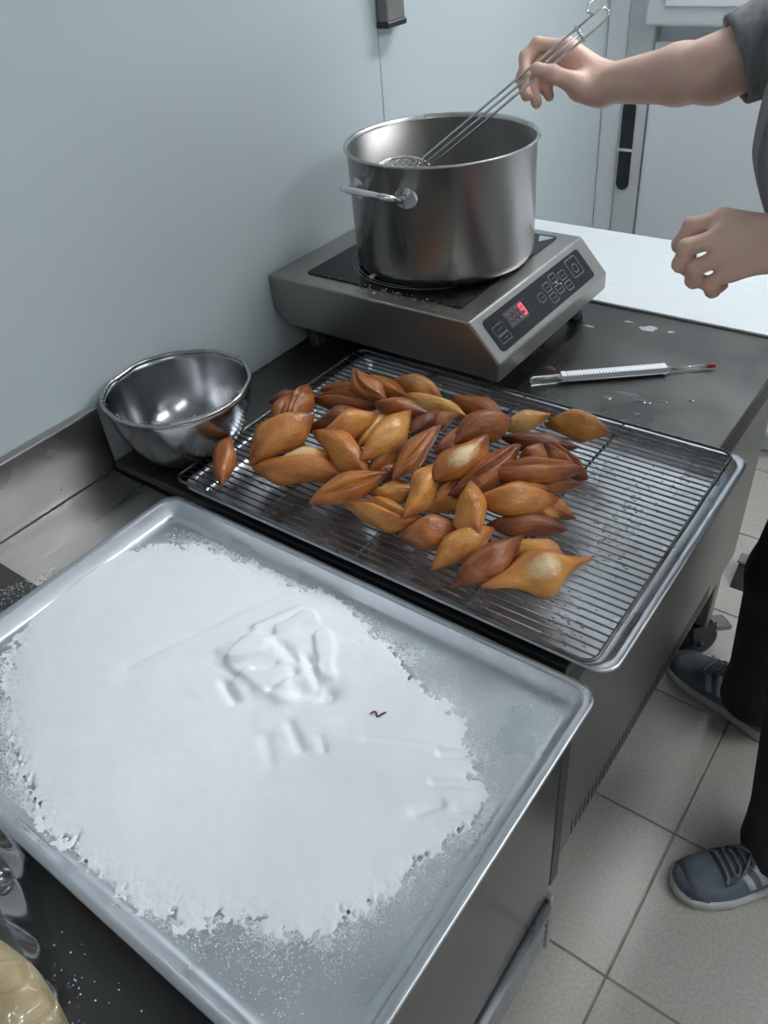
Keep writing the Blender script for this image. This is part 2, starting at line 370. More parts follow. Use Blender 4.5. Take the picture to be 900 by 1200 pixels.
# ------------------------------------------------------------------ upright fridge against the far end
fy = 1.83
u = thing('upright_fridge', (.3, 2.1, -H), 'tall white upright fridge with black recessed handle behind the table', 'fridge')
MB().bevbox(WX+.004, .85, fy+.03, 2.5, -.84, 1.15, .006, 2).build('cabinet', M['fridge_white'], u)
MB().bevbox(WX+.0005, -.127, fy+.0, fy+.03, -.84, 1.14, .004, 2).build('side_post', M['fridge_white'], u)
st = MB().bevbox(-.126, -.052, fy-.006, fy+.0295, -.80, 1.13, .004, 2).build('handle_stile', M['fridge_grey'], u)
def pill(x0, x1, y0, y1, z0, z1):
    r = (x1-x0)/2; c = (x0+x1)/2; p = []
    for k in range(13): a = math.pi*k/12; p.append((c+r*math.cos(a), z1-r+r*math.sin(a)))
    for k in range(13): a = math.pi+math.pi*k/12; p.append((c+r*math.cos(a), z0+r+r*math.sin(a)))
    return MB().prism(p, 'y', y0, y1)
pill(-.119, -.082, fy-.010, fy-.0055, -.125, .115).build('recess_handle', M['black'], st)
MB().bevbox(-.124, -.078, fy-.012, fy-.0062, -.018, -.010, .001, 1).build('handle_bar', M['chrome'], st)
d = MB().bevbox(-.048, .84, fy-.012, fy+.0295, -.80, .235, .008, 3).build('lower_door', M['fridge_white'], u)
MB().bevbox(-.045, .83, fy-.018, fy-.0125, .238, .262, .004, 2).build('grip_rail', M['fridge_grey'], u)
d = MB().bevbox(-.07, .84, fy-.045, fy+.0295, .30, 1.12, .008, 3).build('upper_door', M['fridge_grey'], u)
MB().bevbox(-.02, .79, fy-.049, fy-.0455, .345, 1.07, .002, 2).build('door_panel', M['fridge_white'], d)
MB().bevbox(WX+.01, .85, fy+.04, 2.48, -H, -.841, .003, 1).build('plinth', M['fridge_grey'], u)

# ------------------------------------------------------------------ sheet pans
def rrect(x0, x1, y0, y1, r, n=6):
    p = []
    for cx, cy, a0 in ((x1-r, y1-r, 0), (x0+r, y1-r, 90), (x0+r, y0+r, 180), (x1-r, y0+r, 270)):
        for k in range(n+1):
            a = math.radians(a0+90*k/n); p.append((cx+r*math.cos(a), cy+r*math.sin(a)))
    return p
def sheet_pan(name, x0, x1, y0, y1, ztop, label):
    h = .027
    t = thing(name, ((x0+x1)/2, (y0+y1)/2, ztop-h), label, 'baking tray', 'aluminium sheet pans')
    rings = []                                                  # outside lip -> over the rolled rim -> inner wall -> floor, then back outside
    for ins, z, r in ((.004, -.006, .022), (.0, -.004, .024), (.0, -.001, .024), (.0015, .0, .024), (.008, .0, .022), (.010, -.0015, .021), (.016, -.020, .018), (.020, -.0245, .016), (.028, -.0258, .012)):
        rings.append([(p[0], p[1], ztop+z) for p in rrect(x0+ins, x1-ins, y0+ins, y1-ins, r)])
    n = len(rings[0]); b = MB(); v = sum(rings[:6], []); f = [(i*n+k, i*n+(k+1) % n, (i+1)*n+(k+1) % n, (i+1)*n+k) for i in range(5) for k in range(n)]
    b.add(v, f, True); rim = b.build('rim', M['alu_rim'], t, fix=False)
    b = MB(); v = sum(rings[5:], []); f = [(i*n+k, i*n+(k+1) % n, (i+1)*n+(k+1) % n, (i+1)*n+k) for i in range(3) for k in range(n)]
    f.append(tuple(3*n+k for k in range(n))); b.add(v, f, True)
    ou = [[(p[0], p[1], ztop+z) for p in rrect(x0+i_, x1-i_, y0+i_, y1-i_, r)] for i_, z, r in ((.0085, -.0015, .021), (.0145, -.020, .018), (.0185, -.0262, .016), (.028, -.027, .012))]
    b.add(sum(ou, []), [(i*n+(k+1) % n, i*n+k, (i+1)*n+k, (i+1)*n+(k+1) % n) for i in range(3) for k in range(n)]+[tuple(3*n+k for k in range(n-1, -1, -1))], True)
    b.build('tray', M['alu'], t, fix=False)
    return t
sheet_pan('sheet_pan', -.006, .662, -.452, .002, .0022, 'aluminium sheet pan covered with white sugar, nearest the camera')
sheet_pan('sheet_pan', .006, .667, .012, .462, .0155, 'aluminium sheet pan under the wire cooling rack')

# ------------------------------------------------------------------ cooling rack
RZ = .0205
t = thing('cooling_rack', (.32, .235, RZ-.004), 'dark wire cooling rack lying on the far sheet pan', 'cooling rack')
rx0, rx1, ry0, ry1 = -.004, .645, .013, .455
fr = [(p[0], p[1], RZ) for p in rrect(rx0, rx1, ry0, ry1, .016)]
MB().tube(fr, .0026, 8, closed=True).build('frame', M['wire'], t)
for x in (.161, .324, .487):
    MB().tube([(x, ry0, RZ-.0028), (x, ry1, RZ-.0028)], .0022, 8).build('cross_bar', M['wire'], t)
NW = 38; wm = None
for k in range(NW):
    y = ry0+(ry1-ry0)*(k+1)/(NW+1)
    if wm is None:
        o = MB().tube([(rx0, 0, 0), (rx1, 0, 0)], .00135, 6).build('wire', M['wire'], t, base=(0,0,0)); wm = o.data
    else: o = bpy.data.objects.new('wire', wm); COL.objects.link(o); o.parent = t
    o.location = (-.32, y-.235, .0045)

# ------------------------------------------------------------------ sugar
SUG = [(75,664),(130,648),(175,640),(235,640),(265,650),(300,662),(330,680),(360,690),(395,695),(420,720),(440,745),(470,765),(490,790),(520,820),(540,850),(548,875),(556,900),(570,930),(572,950),(555,975),(530,985),(500,1010),(460,1040),(425,1070),(395,1090),(350,1095),(300,1085),(250,1078),(205,1085),(185,1075),(160,1060),(125,1035),(95,1015),(65,985),(38,955),(25,920),(12,880),(8,840),(8,790),(15,755),(40,712),(60,680)]
PZ = -.0236
SP = np.array([on(x, y, PZ)[:2] for x, y in SUG])
def vnoise(seed, P, sc):
    r = np.random.RandomState(seed); G = r.rand(96, 96); q = P*sc+17.3; i = np.floor(q).astype(int); f = q-i; f = f*f*(3-2*f); i %= 95
    a = G[i[...,0], i[...,1]]; b = G[i[...,0]+1, i[...,1]]; c = G[i[...,0], i[...,1]+1]; d = G[i[...,0]+1, i[...,1]+1]
    return (a*(1-f[...,0])+b*f[...,0])*(1-f[...,1])+(c*(1-f[...,0])+d*f[...,0])*f[...,1]-.5
def segdist(P, a, b):
    a = np.array(a); b = np.array(b); ab = b-a; t = np.clip(((P-a)@ab)/(ab@ab+1e-12), 0, 1); return np.linalg.norm(P-(a+t[...,None]*ab), axis=-1)
def polysd(P, poly):                                             # > 0 inside
    d = np.full(P.shape[:-1], 1e9); ins = np.zeros(P.shape[:-1], bool); n = len(poly)
    for i in range(n):
        a, b = poly[i], poly[(i+1) % n]; d = np.minimum(d, segdist(P, a, b))
        c = (a[1] > P[...,1]) != (b[1] > P[...,1]); xx = (b[0]-a[0])*(P[...,1]-a[1])/(b[1]-a[1]+1e-12)+a[0]; ins ^= c & (P[...,0] < xx)
    return np.where(ins, d, -d)
gx = np.arange(.012, .648, .0015); gy = np.arange(-.436, -.014, .0015)
GX, GY = np.meshgrid(gx, gy, indexing='ij'); P2 = np.stack([GX, GY], -1)
sd = polysd(P2, SP)
sdn = sd+vnoise(1, P2, 45)*.016+vnoise(2, P2, 120)*.014+vnoise(3, P2, 330)*.020
hh = np.where(sdn > 0, .0006+.0012*np.clip(sdn/.02, 0, 1)+.0075*(1-np.exp(-np.clip(sd, 0, 1)/.05))+.004*(1-np.exp(-np.clip(sd, 0, 1)/.10)), -.0012)
def pt(x, y): return on(x, y, PZ+.012)[:2]
def bump(h, a, b, w, amt):
    amt *= 1.25; d = segdist(P2, pt(*a), pt(*b)); return h+amt*np.exp(-(d/w)**2)*(sdn > 0)
def plate(h, a, b, w, amt, edge):                                # raised lump with a sharper shoulder
    d = segdist(P2, pt(*a), pt(*b))+vnoise(9, P2, 60)*.01; return h+amt/(1+np.exp((d-w)/edge))*(sdn > 0)
hh = plate(hh, (300,770), (345,800), .034, .006, .0022)
hh = plate(hh, (275,765), (300,760), .016, .004, .0016)
hh = plate(hh, (330,735), (362,722), .010, .005, .0016)
hh = plate(hh, (285,800), (330,795), .013, .004, .0014)
hh = plate(hh, (375,745), (385,790), .010, .005, .0014)
hh = plate(hh, (330,840), (365,850), .026, .003, .006)
for a, b, w, q in (((325,752),(345,772),.007,-.007), ((352,812),(382,812),.011,-.010), ((360,770),(372,800),.006,-.006), ((262,800),(275,820),.006,-.004),
                   ((340,850),(352,878),.006,-.003), ((312,866),(316,892),.007,-.0018), ((376,866),(379,880),.005,-.002), ((300,735),(350,712),.006,.004),
                   ((270,775),(320,768),.006,.003), ((318,808),(345,790),.005,-.004), ((300,786),(322,780),.004,-.003),
                   ((517,879),(560,876),.005,-.008), ((508,914),(566,912),.004,-.007), ((538,941),(566,934),.005,-.006), ((488,948),(515,938),.006,-.004), ((430,866),(510,872),.006,-.003),
                   ((400,880),(500,900),.03,.003), ((150,780),(330,690),.006,-.0012)):
    hh = bump(hh, a, b, w, q)
hh = hh+np.where(sdn > .004, vnoise(5, P2, 30)*.0016+vnoise(6, P2, 90)*.0005, 0)
hh = np.where(sdn > 0, np.maximum(hh, .0009), hh)
b = MB(); nx, ny = hh.shape; idx = -np.ones((nx, ny), int); cnt = 0
keep = sdn > -.004; vv = []
for i in range(nx):
    for j in range(ny):
        if keep[i, j]: idx[i, j] = cnt; cnt += 1; vv.append((gx[i], gy[j], -.0256+.002+hh[i, j]))
ff = [(idx[i,j], idx[i+1,j], idx[i+1,j+1], idx[i,j+1]) for i in range(nx-1) for j in range(ny-1) if min(idx[i,j], idx[i+1,j], idx[i+1,j+1], idx[i,j+1]) >= 0]
b.add(vv, ff, True)
R_ = np.random.RandomState(5)                                    # loose grains round the edge of the heap
cand = np.c_[R_.uniform(.03, .635, 900000), R_.uniform(-.425, -.026, 900000)]
cs = polysd(cand, SP)
pr = np.where(cs > .004, 0, np.exp(np.clip(cs, -1, 0)/.011)*.42+.010)*(1+1.8*vnoise(12, cand, 55))*(1+1.2*vnoise(13, cand, 180))
cand = cand[R_.rand(len(cand)) < pr]
if len(cand) > 48000: cand = cand[R_.permutation(len(cand))[:48000]]
for x, y in cand:
    s = R_.uniform(.0005, .0011); a = R_.uniform(0, 6.28); z = -.0238
    v = [(x+s*math.cos(a+q), y+s*math.sin(a+q), z) for q in (0, 2.09, 4.19)]+[(x, y, z+s*1.2)]
    o = len(b.v); b.v += v; b.f += [(o, o+1, o+3), (o+1, o+2, o+3), (o+2, o, o+3)]; b.sm += [False]*3
so = b.build('sugar', M['sugar'], None, base=(.32, -.22, -.0256), fix=False)
tag(so, 'white granulated sugar heaped and spread over the near sheet pan', 'sugar', kind='stuff')
c = on(441, 838, -.0135); q = []
for k in range(13):
    u_ = k/12; q.append((c[0]-.006+.018*u_*.75, c[1]-.004+.018*u_*.55+.0035*math.sin(u_*7), c[2]+.0012+.001*math.sin(u_*9)))
tag(MB().tube(q, [.0004]+[.0010]*11+[.0004], 6).build('thread_scrap', M['thread'], None, base=c), 'tiny dark red squiggle of scrap lying on the sugar', 'scrap')

# ------------------------------------------------------------------ mixing bowl
bc = (-.074, .108, CZT+.0005); BH = .117
prof = [(.0, 0), (.034, 0)]
for k in range(1, 13):
    a = k/12*math.pi/2; prof.append((.034+(.1085-.034)*math.sin(a)**.92, BH*(1-math.cos(a)**1.12)))
inner = [(max(r-.0016, 0), z+.0016) for r, z in prof]
t = thing('mixing_bowl', bc, 'dented stainless mixing bowl standing on the counter against the wall', 'bowl')
MB().lathe(prof[1:-1]+[(.1085, BH-.002)]+[(.1069, BH-.002)]+inner[1:-1][::-1], bc, 64).build('bowl_body', M['bowl'], t)
rp = []
for k in range(72):
    a = 2*math.pi*k/72; w = .0010*math.sin(a*5+1)+.0008*math.sin(a*11)
    rp.append((bc[0]+(.1095+w)*math.cos(a), bc[1]+(.1095+w)*math.sin(a), bc[2]+BH-.001+.0007*math.sin(a*7)))
MB().tube(rp, .0036, 8, closed=True).build('rolled_rim', M['bowl'], t)
b = MB(); r = rnd(4)
for k in range(60):
    a = r.uniform(0, 6.28); s = r.uniform(.0006, .0016); rad = .108+r.uniform(-.004, .005)
    b.ball((bc[0]+rad*math.cos(a), bc[1]+rad*math.sin(a), bc[2]+BH+.0025), (s, s, s*.7), 5, 4)
o = b.build('dried_specks', M['flour'], t); o['kind'] = 'stuff'

# ------------------------------------------------------------------ induction cooker
KX0, KXT, KXF, KY0, KY1 = WX+.002, .232, .287, .437, .825
KZT, KZB = .131, .041
t = thing('induction_cooker', (.06, .63, CZT), 'stainless countertop induction cooker with sloped black control panel, under the pot', 'cooker')
pf = [(KX0, .072), (KX0+.03, KZB), (KXF, KZB), (KXF, .072), (KXT, KZT), (KX0, KZT)]
mod_bevel(MB().prism(pf, 'y', KY0, KY1).build('housing', M['cook_steel'], t), .003, 2)
gl = MB().prism(rrect(-.125, .198, .472, .80, .006), 'z', KZT, KZT+.0022).build('hob_glass', M['glass'], t)
gc = (.04, .636)
for r_ in (.112, .118):
    MB().tube([(gc[0]+r_*math.cos(2*math.pi*k/64)*1.25, gc[1]+r_*math.sin(2*math.pi*k/64)*1.25, KZT+.0022) for k in range(64)], .0006, 4, closed=True).build('zone_ring', M['print'], gl)
MB().prism([(.178, .765), (.195, .792), (.165, .792)], 'z', KZT+.0022, KZT+.0026).build('warning_triangle', M['print'], gl)
# control panel on the slope
pu = np.array([KXF-KXT, 0, .072-KZT]); SL = np.linalg.norm(pu); pu /= SL; pn = np.cross(pu, (0, 1, 0)); pn = -pn if pn[2] < 0 else pn
def S(y, d, h=0.): return np.array([KXT, y, KZT])+pu*d+pn*h       # y along the front, d down the slope
def slope_prism(poly, h0, h1):
    n = len(poly); v = [S(y, d, h0) for y, d in poly]+[S(y, d, h1) for y, d in poly]
    return MB().add(v, [tuple(range(n)), tuple(range(2*n-1, n-1, -1))]+[(i, n+i, n+(i+1) % n, (i+1) % n) for i in range(n)])
PY0, PY1 = .462, .788
cp = slope_prism(rrect(PY0, PY1, .012, SL-.010, .008), -.001, .0012).build('control_panel', M['panel'], t)
PH = .0012
def outline(y0, y1, d0, d1, r, w=.0006, m='print', nm='touch_key'):
    return MB().tube([S(y, d, PH) for y, d in rrect(y0, y1, d0, d1, r, 3)], w, 4, closed=True).build(nm, M[m], cp)
def dash(pts, w=.0006, m='print', nm='key_mark'): return MB().tube([S(y, d, PH+.0002) for y, d in pts], w, 4).build(nm, M[m], cp)
W_ = PY1-PY0
outline(PY0+.010, PY0+.040, .030, .046, .002); outline(PY0+.010, PY0+.040, .048, .060, .002)
dash([(PY0+.019, .038), (PY0+.031, .038)]); dash([(PY0+.019, .054), (PY0+.031, .054)])
slope_prism(rrect(PY0+.05, PY0+.108, .022, .050, .002), PH, PH+.0003).build('display', M['print_dim'], cp)
def seg7(y0, d0, w, h, on_, m):
    P = {'a': [(0,0),(w,0)], 'b': [(w,0),(w,h/2)], 'c': [(w,h/2),(w,h)], 'd': [(0,h),(w,h)], 'e': [(0,h/2),(0,h)], 'f': [(0,0),(0,h/2)], 'g': [(0,h/2),(w,h/2)]}
    b = MB()
    for c in on_: b.tube([S(y0+a, d0+q, PH+.0007) for a, q in P[c]], .0011, 5)
    return b
for k in range(3): seg7(PY0+.054+k*.0135, .027, .008, .018, 'abcdefg', 0).build('unlit_digit', M['led_off'], cp)
seg7(PY0+.096, .027, .008, .018, 'abcdfg', 0).build('lit_digit', M['led'], cp)
for k in range(4): MB().ball(S(PY0+.117, .024+k*.007, PH), .0011, 6, 4).build('indicator', M['led_off'], cp)
for y0, d0 in ((.150, .034), (.178, .026), (.178, .047), (.206, .020), (.206, .041), (.234, .026), (.234, .047)):
    outline(PY0+y0, PY0+y0+.020, d0, d0+.015, .005 if y0 == .15 else .002); dash([(PY0+y0+.006, d0+.008), (PY0+y0+.014, d0+.008)])
for y0, d0 in ((.217, .037), (.226, .043)): MB().ball(S(PY0+y0, d0, PH), .0016, 6, 4).build('indicator', M['scale_white'], cp)
outline(PY0+.270, PY0+.306, .018, .052, .003)
MB().tube([S(PY0+.288+.008*math.cos(a*math.pi/8), .038+.008*math.sin(a*math.pi/8), PH) for a in range(16)], .0007, 4, closed=True).build('power_symbol', M['print'], cp)
for x, y in ((-.13, .48), (.235, .48), (-.13, .785), (.245, .79)):
    MB().lathe([(.016, CZT), (.016, CZT+.006), (.013, CZT+.01), (.013, KZB+.0005)], (x, y, 0), 16).build('foot', M['black'], t)

# ------------------------------------------------------------------ stock pot
pc = (.056, .644, KZT+.0026); PR, PHT = .156, .1945
prof = [(PR-.014, 0), (PR-.006, .003), (PR-.0015, .010), (PR, .020), (PR, PHT-.004), (PR+.004, PHT-.002), (PR+.0055, PHT), (PR+.004, PHT+.0025), (PR+.0005, PHT+.002), (PR-.0025, PHT-.004)]
t = thing('stock_pot', pc, 'large stainless stock pot of frying oil on the induction cooker', 'pot')
MB().lathe(prof+[(PR-.004, .02), (PR-.018, .006)], pc, 80).build('pot_body', M['pot_steel'], t)
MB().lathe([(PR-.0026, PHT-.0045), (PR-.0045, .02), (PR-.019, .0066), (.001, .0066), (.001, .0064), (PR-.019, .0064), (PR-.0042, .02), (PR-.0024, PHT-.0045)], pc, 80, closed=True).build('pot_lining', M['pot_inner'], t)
MB().lathe([(.001, .085), (PR-.006, .085), (PR-.006, .086), (.001, .086)], pc, 64).build('oil', M['oil'], t)
def pot_handle(ang):
    c0, s0 = math.cos(ang), math.sin(ang)
    def Pn(rad, tan, z): return (pc[0]+rad*c0-tan*s0, pc[1]+rad*s0+tan*c0, pc[2]+z)
    hz = .152; pts = []
    rr = math.sqrt(PR**2-.05**2)
    for q in ((rr+.002, -.05, hz-.002), (rr+.014, -.051, hz-.001), (rr+.026, -.052, hz+.003), (rr+.038, -.048, hz+.008), (rr+.046, -.034, hz+.011), (rr+.048, 0, hz+.012), (rr+.046, .034, hz+.011), (rr+.038, .048, hz+.008), (rr+.026, .052, hz+.003), (rr+.014, .051, hz-.001), (rr+.002, .05, hz-.002)):
        pts.append(Pn(*q))
    h = MB().tube(pts, .0056, 10).build('handle', M['chrome'], t)
    for s in (-1, 1):
        a = ang+s*math.asin(.05/PR); b = MB(); n = 20
        v = []; 
        for off in (0, .003):
            for k in range(n):
                q = 2*math.pi*k/n; ta = a+.019*math.cos(q)/PR; v.append((pc[0]+(PR+off)*math.cos(ta), pc[1]+(PR+off)*math.sin(ta), pc[2]+hz-.002+.016*math.sin(q)))
        b.add(v, [tuple(range(n-1,-1,-1)), tuple(range(n, 2*n))]+[(i, (i+1) % n, n+(i+1) % n, n+i) for i in range(n)])
        b.build('handle_plate', M['chrome'], h)
pot_handle(math.radians(-96)); pot_handle(math.radians(84))

# ------------------------------------------------------------------ wire skimmer
hd = np.array((.010, .597, .288)); neck = on(500, 190, .308); tipp = at(713, 12, 1.12)
nk, tp = Vector(neck), Vector(tipp); ax = (tp-nk).normalized(); sdv = Vector(ROT[0]); sdv = (sdv*.78+Vector(ROT[1])*.62); sdv = (sdv-ax*sdv.dot(ax)).normalized()
t = thing('wire_skimmer', tuple(hd), 'long wire-handled skimmer held by the person, its basket in the pot', 'skimmer')
hv = Vector(hd); RS = .045; hn = Vector((.12, -.1, 1)).normalized(); e1 = (Vector((nk-hv))-hn*hn.dot(nk-hv)).normalized(); e2 = hn.cross(e1)
def HP(r_, a, dz=0.): return hv+(e1*math.cos(a)+e2*math.sin(a))*r_+hn*dz
MB().tube([HP(RS, 2*math.pi*k/40) for k in range(40)], .0022, 8, closed=True).build('basket_ring', M['chrome'], t)
b = MB()
for k in range(-6, 7):
    w = k*.0085; L_ = math.sqrt(max(RS**2-w**2, 0))
    for sw in (0, 1):
        pp = []
        for i in range(9):
            u_ = -1+2*i/8; p = (w, u_*L_) if sw else (u_*L_, w); d2 = p[0]**2+p[1]**2
            pp.append(hv+e1*p[0]+e2*p[1]-hn*(.016*(1-d2/RS**2)))
        b.tube(pp, .0009, 5)
o = b.build('basket_mesh', M['chrome'], t); o['kind'] = 'stuff'
for s in (-1, 0, 1):
    o_ = sdv*(.0085*s)
    st_ = [HP(RS, s*.35), HP(RS+.012, s*.22, .004), nk+o_]
    en = [tp+o_] if s == 0 else [tp-ax*.012+o_, tp-ax*.004+o_*.8, tp]
    if s == 0: en = [tp-ax*.045+o_]
    MB().tube(st_+[nk+(tp-nk)*.5+o_]+en, .0019, 8).build('handle_wire', M['chrome'], t)
MB().tube([tp-ax*.045-sdv*.012, tp-ax*.045+sdv*.012], .0026, 8).build('cross_clip', M['chrome'], t)
hk = []
up_ = Vector(-ROT[1])
for p in ((710,20),(716,14),(714,8),(705,10),(696,17),(688,14),(690,4),(700,-3),(712,-3),(713,4)): hk.append(at(p[0], p[1], 1.12))
MB().tube(hk[2:], .0017, 8).build('hanging_hook', M['chrome'], t)

# ------------------------------------------------------------------ thermometer
A = on(621, 446, CZT+.0075); B_ = on(838, 428, CZT+.0075); A, B_ = Vector(A), Vector(B_); d = (B_-A).normalized(); LT = (B_-A).length
t = thing('thermometer', tuple(A-Vector((0,0,.0075))), 'glass kitchen thermometer with white scale and red tip, lying on the counter', 'thermometer')
sid = Vector((0,0,1)).cross(d).normalized()
MB().tube([A, A+d*LT*.02, A+d*LT*.74, A+d*LT*.77], [.005, .0072, .0072, .003], 14).build('glass_tube', M['clear'], t)
MB().tube([A+d*LT*.77, A+d*LT*.96], .0028, 10).build('stem', M['clear'], t)
MB().tube([A+d*LT*.955, B_], .0036, 10).build('red_bulb', M['red'], t)
def slab(a, b, hw, z0, z1):
    a, b = A+d*a, A+d*b; v = []
    for z in (z0, z1): v += [a-sid*hw+Vector((0,0,z)), b-sid*hw+Vector((0,0,z)), b+sid*hw+Vector((0,0,z)), a+sid*hw+Vector((0,0,z))]
    return MB().add(v, [(3,2,1,0),(4,5,6,7),(0,1,5,4),(1,2,6,5),(2,3,7,6),(3,0,4,7)])
sc = slab(LT*.17, LT*.735, .0082, -.001, .0076).build('scale_card', M['scale_white'], t)
MB().tube([A+d*LT*.02+Vector((0,0,.0005)), A+d*LT*.17+Vector((0,0,.0005))], .0022, 8).build('mercury_column', M['steel'], t)
b = MB(); b2 = MB(); n = 30
for k in range(n):
    u_ = LT*(.20+.50*k/(n-1)); hw = .0018 if k % 5 else .003
    for s in (-1, 1):
        c = A+d*u_+sid*(.0052*s); w = .0006
        (b2 if k < 8 else b).add([c-sid*hw-d*w+Vector((0,0,.0078)), c+sid*hw-d*w+Vector((0,0,.0078)), c+sid*hw+d*w+Vector((0,0,.0078)), c-sid*hw+d*w+Vector((0,0,.0078))], [(0,1,2,3)])
b.build('scale_marks', M['ink'], sc); b2.build('scale_marks', M['ink_red'], sc)

# ------------------------------------------------------------------ marks and drops on the counter
def blob(name, c, rx, ry, h, m, seed, n=14, rot=0.):
    r = rnd(seed); v = [(c[0], c[1], c[2]+h)]; ph = [r.uniform(0, 6.28) for _ in range(4)]
    for ring, hz in ((.6, .85), (1., 0.)):
        for k in range(n):
            a = 2*math.pi*k/n; w = 1+.22*math.sin(2*a+ph[0])+.13*math.sin(3*a+ph[1])+.1*math.sin(5*a+ph[2])
            X, Y = rx*ring*w*math.cos(a), ry*ring*w*math.sin(a)
            v.append((c[0]+X*math.cos(rot)-Y*math.sin(rot), c[1]+X*math.sin(rot)+Y*math.cos(rot), c[2]+h*hz))
    f = [(0, 1+k, 1+(k+1) % n) for k in range(n)]+[(1+k, 1+n+k, 1+n+(k+1) % n, 1+(k+1) % n) for k in range(n)]
    return MB().add(v, f, True).build(name, m, None, base=c)
for i, (x, y, rx, ry, lab) in enumerate(((712,466,.010,.005,'small water drop nearest the rack on the counter'), (735,462,.017,.006,'wide water drop in the middle of the counter splashes'), (752,470,.014,.005,'flat water drop below the thermometer glass stem'),
        (778,471,.007,.005,'round water drop right of the other splashes'), (809,469,.007,.005,'lone water drop near the counter front edge'), (844,418,.004,.003,'tiny water drop above the red thermometer tip'), (724,453,.006,.003,'water fleck touching the thermometer shadow'), (748,486,.006,.004,'water fleck closest to the rack corner'))):
    tag(blob('water_drop', tuple(on(x, y, CZT)), rx, ry, .0016, M['water'], i), lab, 'water drop', 'water drops on the counter')
for i, (x, y, rx, ry, lab) in enumerate(((760,385,.016,.010,'largest white flour smear on the counter behind the thermometer'), (690,382,.010,.004,'thin white flour smear beside the cooker foot'), (737,377,.009,.003,'faint white flour streak near the white table edge'), (786,389,.006,.004,'small white flour fleck right of the largest smear'))):
    tag(blob('flour_smear', tuple(on(x, y, CZT)), rx, ry, .0003, M['flour'], 20+i), lab, 'flour smear', 'flour smears on the counter')
tag(blob('burnt_flake', tuple(on(643, 432, CZT)), .012, .006, .004, M['burnt'], 33, rot=.5), 'burnt brown flake on the counter between cooker and thermometer', 'crumb')
for i, (px, py, s, lab) in enumerate(((436,327,.006,'large pale crumb on the hob glass beside the pot base'), (438,345,.004,'pale crumb on the cooker rim below the pot'))):
    c = on(px, py, KZT+.002); tag(MB().ball((c[0], c[1], c[2]+s*.6), (s, s*.8, s*.6), 8, 6).build('crumb', M['crumb'], None, base=c), lab, 'crumb', 'crumbs on the cooker')
b = MB(); r = rnd(8)
for k in range(130):
    x, y = r.gauss(470, 45), 0; y = 337+ (x-440)*.24+abs(r.gauss(0, 9)); c = on(x, y, KZT+.0005); s = r.uniform(.0006, .0017)
    if c[0] > .22 or c[1] < .445 or math.hypot(c[0]-pc[0], c[1]-pc[1]) < PR+.002: continue
    b.ball((c[0], c[1], KZT+.0022+s*.3), (s, s, s*.6), 5, 4)
o = b.build('crumb_dust', M['crumb'], None, base=(.05, .47, KZT)); tag(o, 'fine pale crumbs scattered on the cooker in front of the pot', 'crumbs', kind='stuff')
b = MB(); r = rnd(18)
for k in range(70):
    x, y = r.uniform(60, 260), r.uniform(1040, 1200); c = on(x, y, NZ+.003); s = r.uniform(.0004, .0011)
    if c[1] < -.47: b.ball((c[0], c[1], c[2]+s*.4), (s, s, s*.6), 5, 4)
o = b.build('sugar_specks', M['sugar'], None, base=(.3, -.52, NZ+.003)); tag(o, 'stray white specks on the dark shade sheet beside the sugar pan', 'specks', kind='stuff')
b = MB(); r = rnd(28)
for k in range(260):
    x, y = r.uniform(0, 82), 0; y = 692-.42*x+abs(r.gauss(0, 14)); c = on(x, y, NZ+.003); s = r.uniform(.0004, .0014)
    if c[0] < -.014 and c[1] < -.15: b.ball((c[0], c[1], (NZ+.0032 if c[1] < -.215 and c[0] > -.13 else NZ)+s*.1), (s*1.5, s, s*.25), 5, 4)
o = b.build('sugar_smear', M['flour'], None, base=(-.08, -.2, NZ)); tag(o, 'smeared sugar on the worktop between upstand and sugar pan', 'sugar smear', kind='stuff')
b = MB(); r = rnd(38)
for cx, cy, sx_, n in ((700,545,28,70), (735,590,12,60), (700,650,22,60), (650,742,16,60), (770,560,18,50), (660,705,20,30), (720,620,20,40)):
    for k in range(n):
        c = on(r.gauss(cx, sx_), r.gauss(cy, 10), -.0102); s = r.uniform(.0005, .0018)
        if .04 < c[0] < .635 and .045 < c[1] < .43: b.ball((c[0], c[1], c[2]), (s*1.6, s, s*.25), 5, 4)
o = b.build('oil_residue', M['residue'], None, base=(.5, .2, -.0102)); tag(o, 'dark oil and crumb residue on the pan beneath the rack', 'residue', kind='stuff')

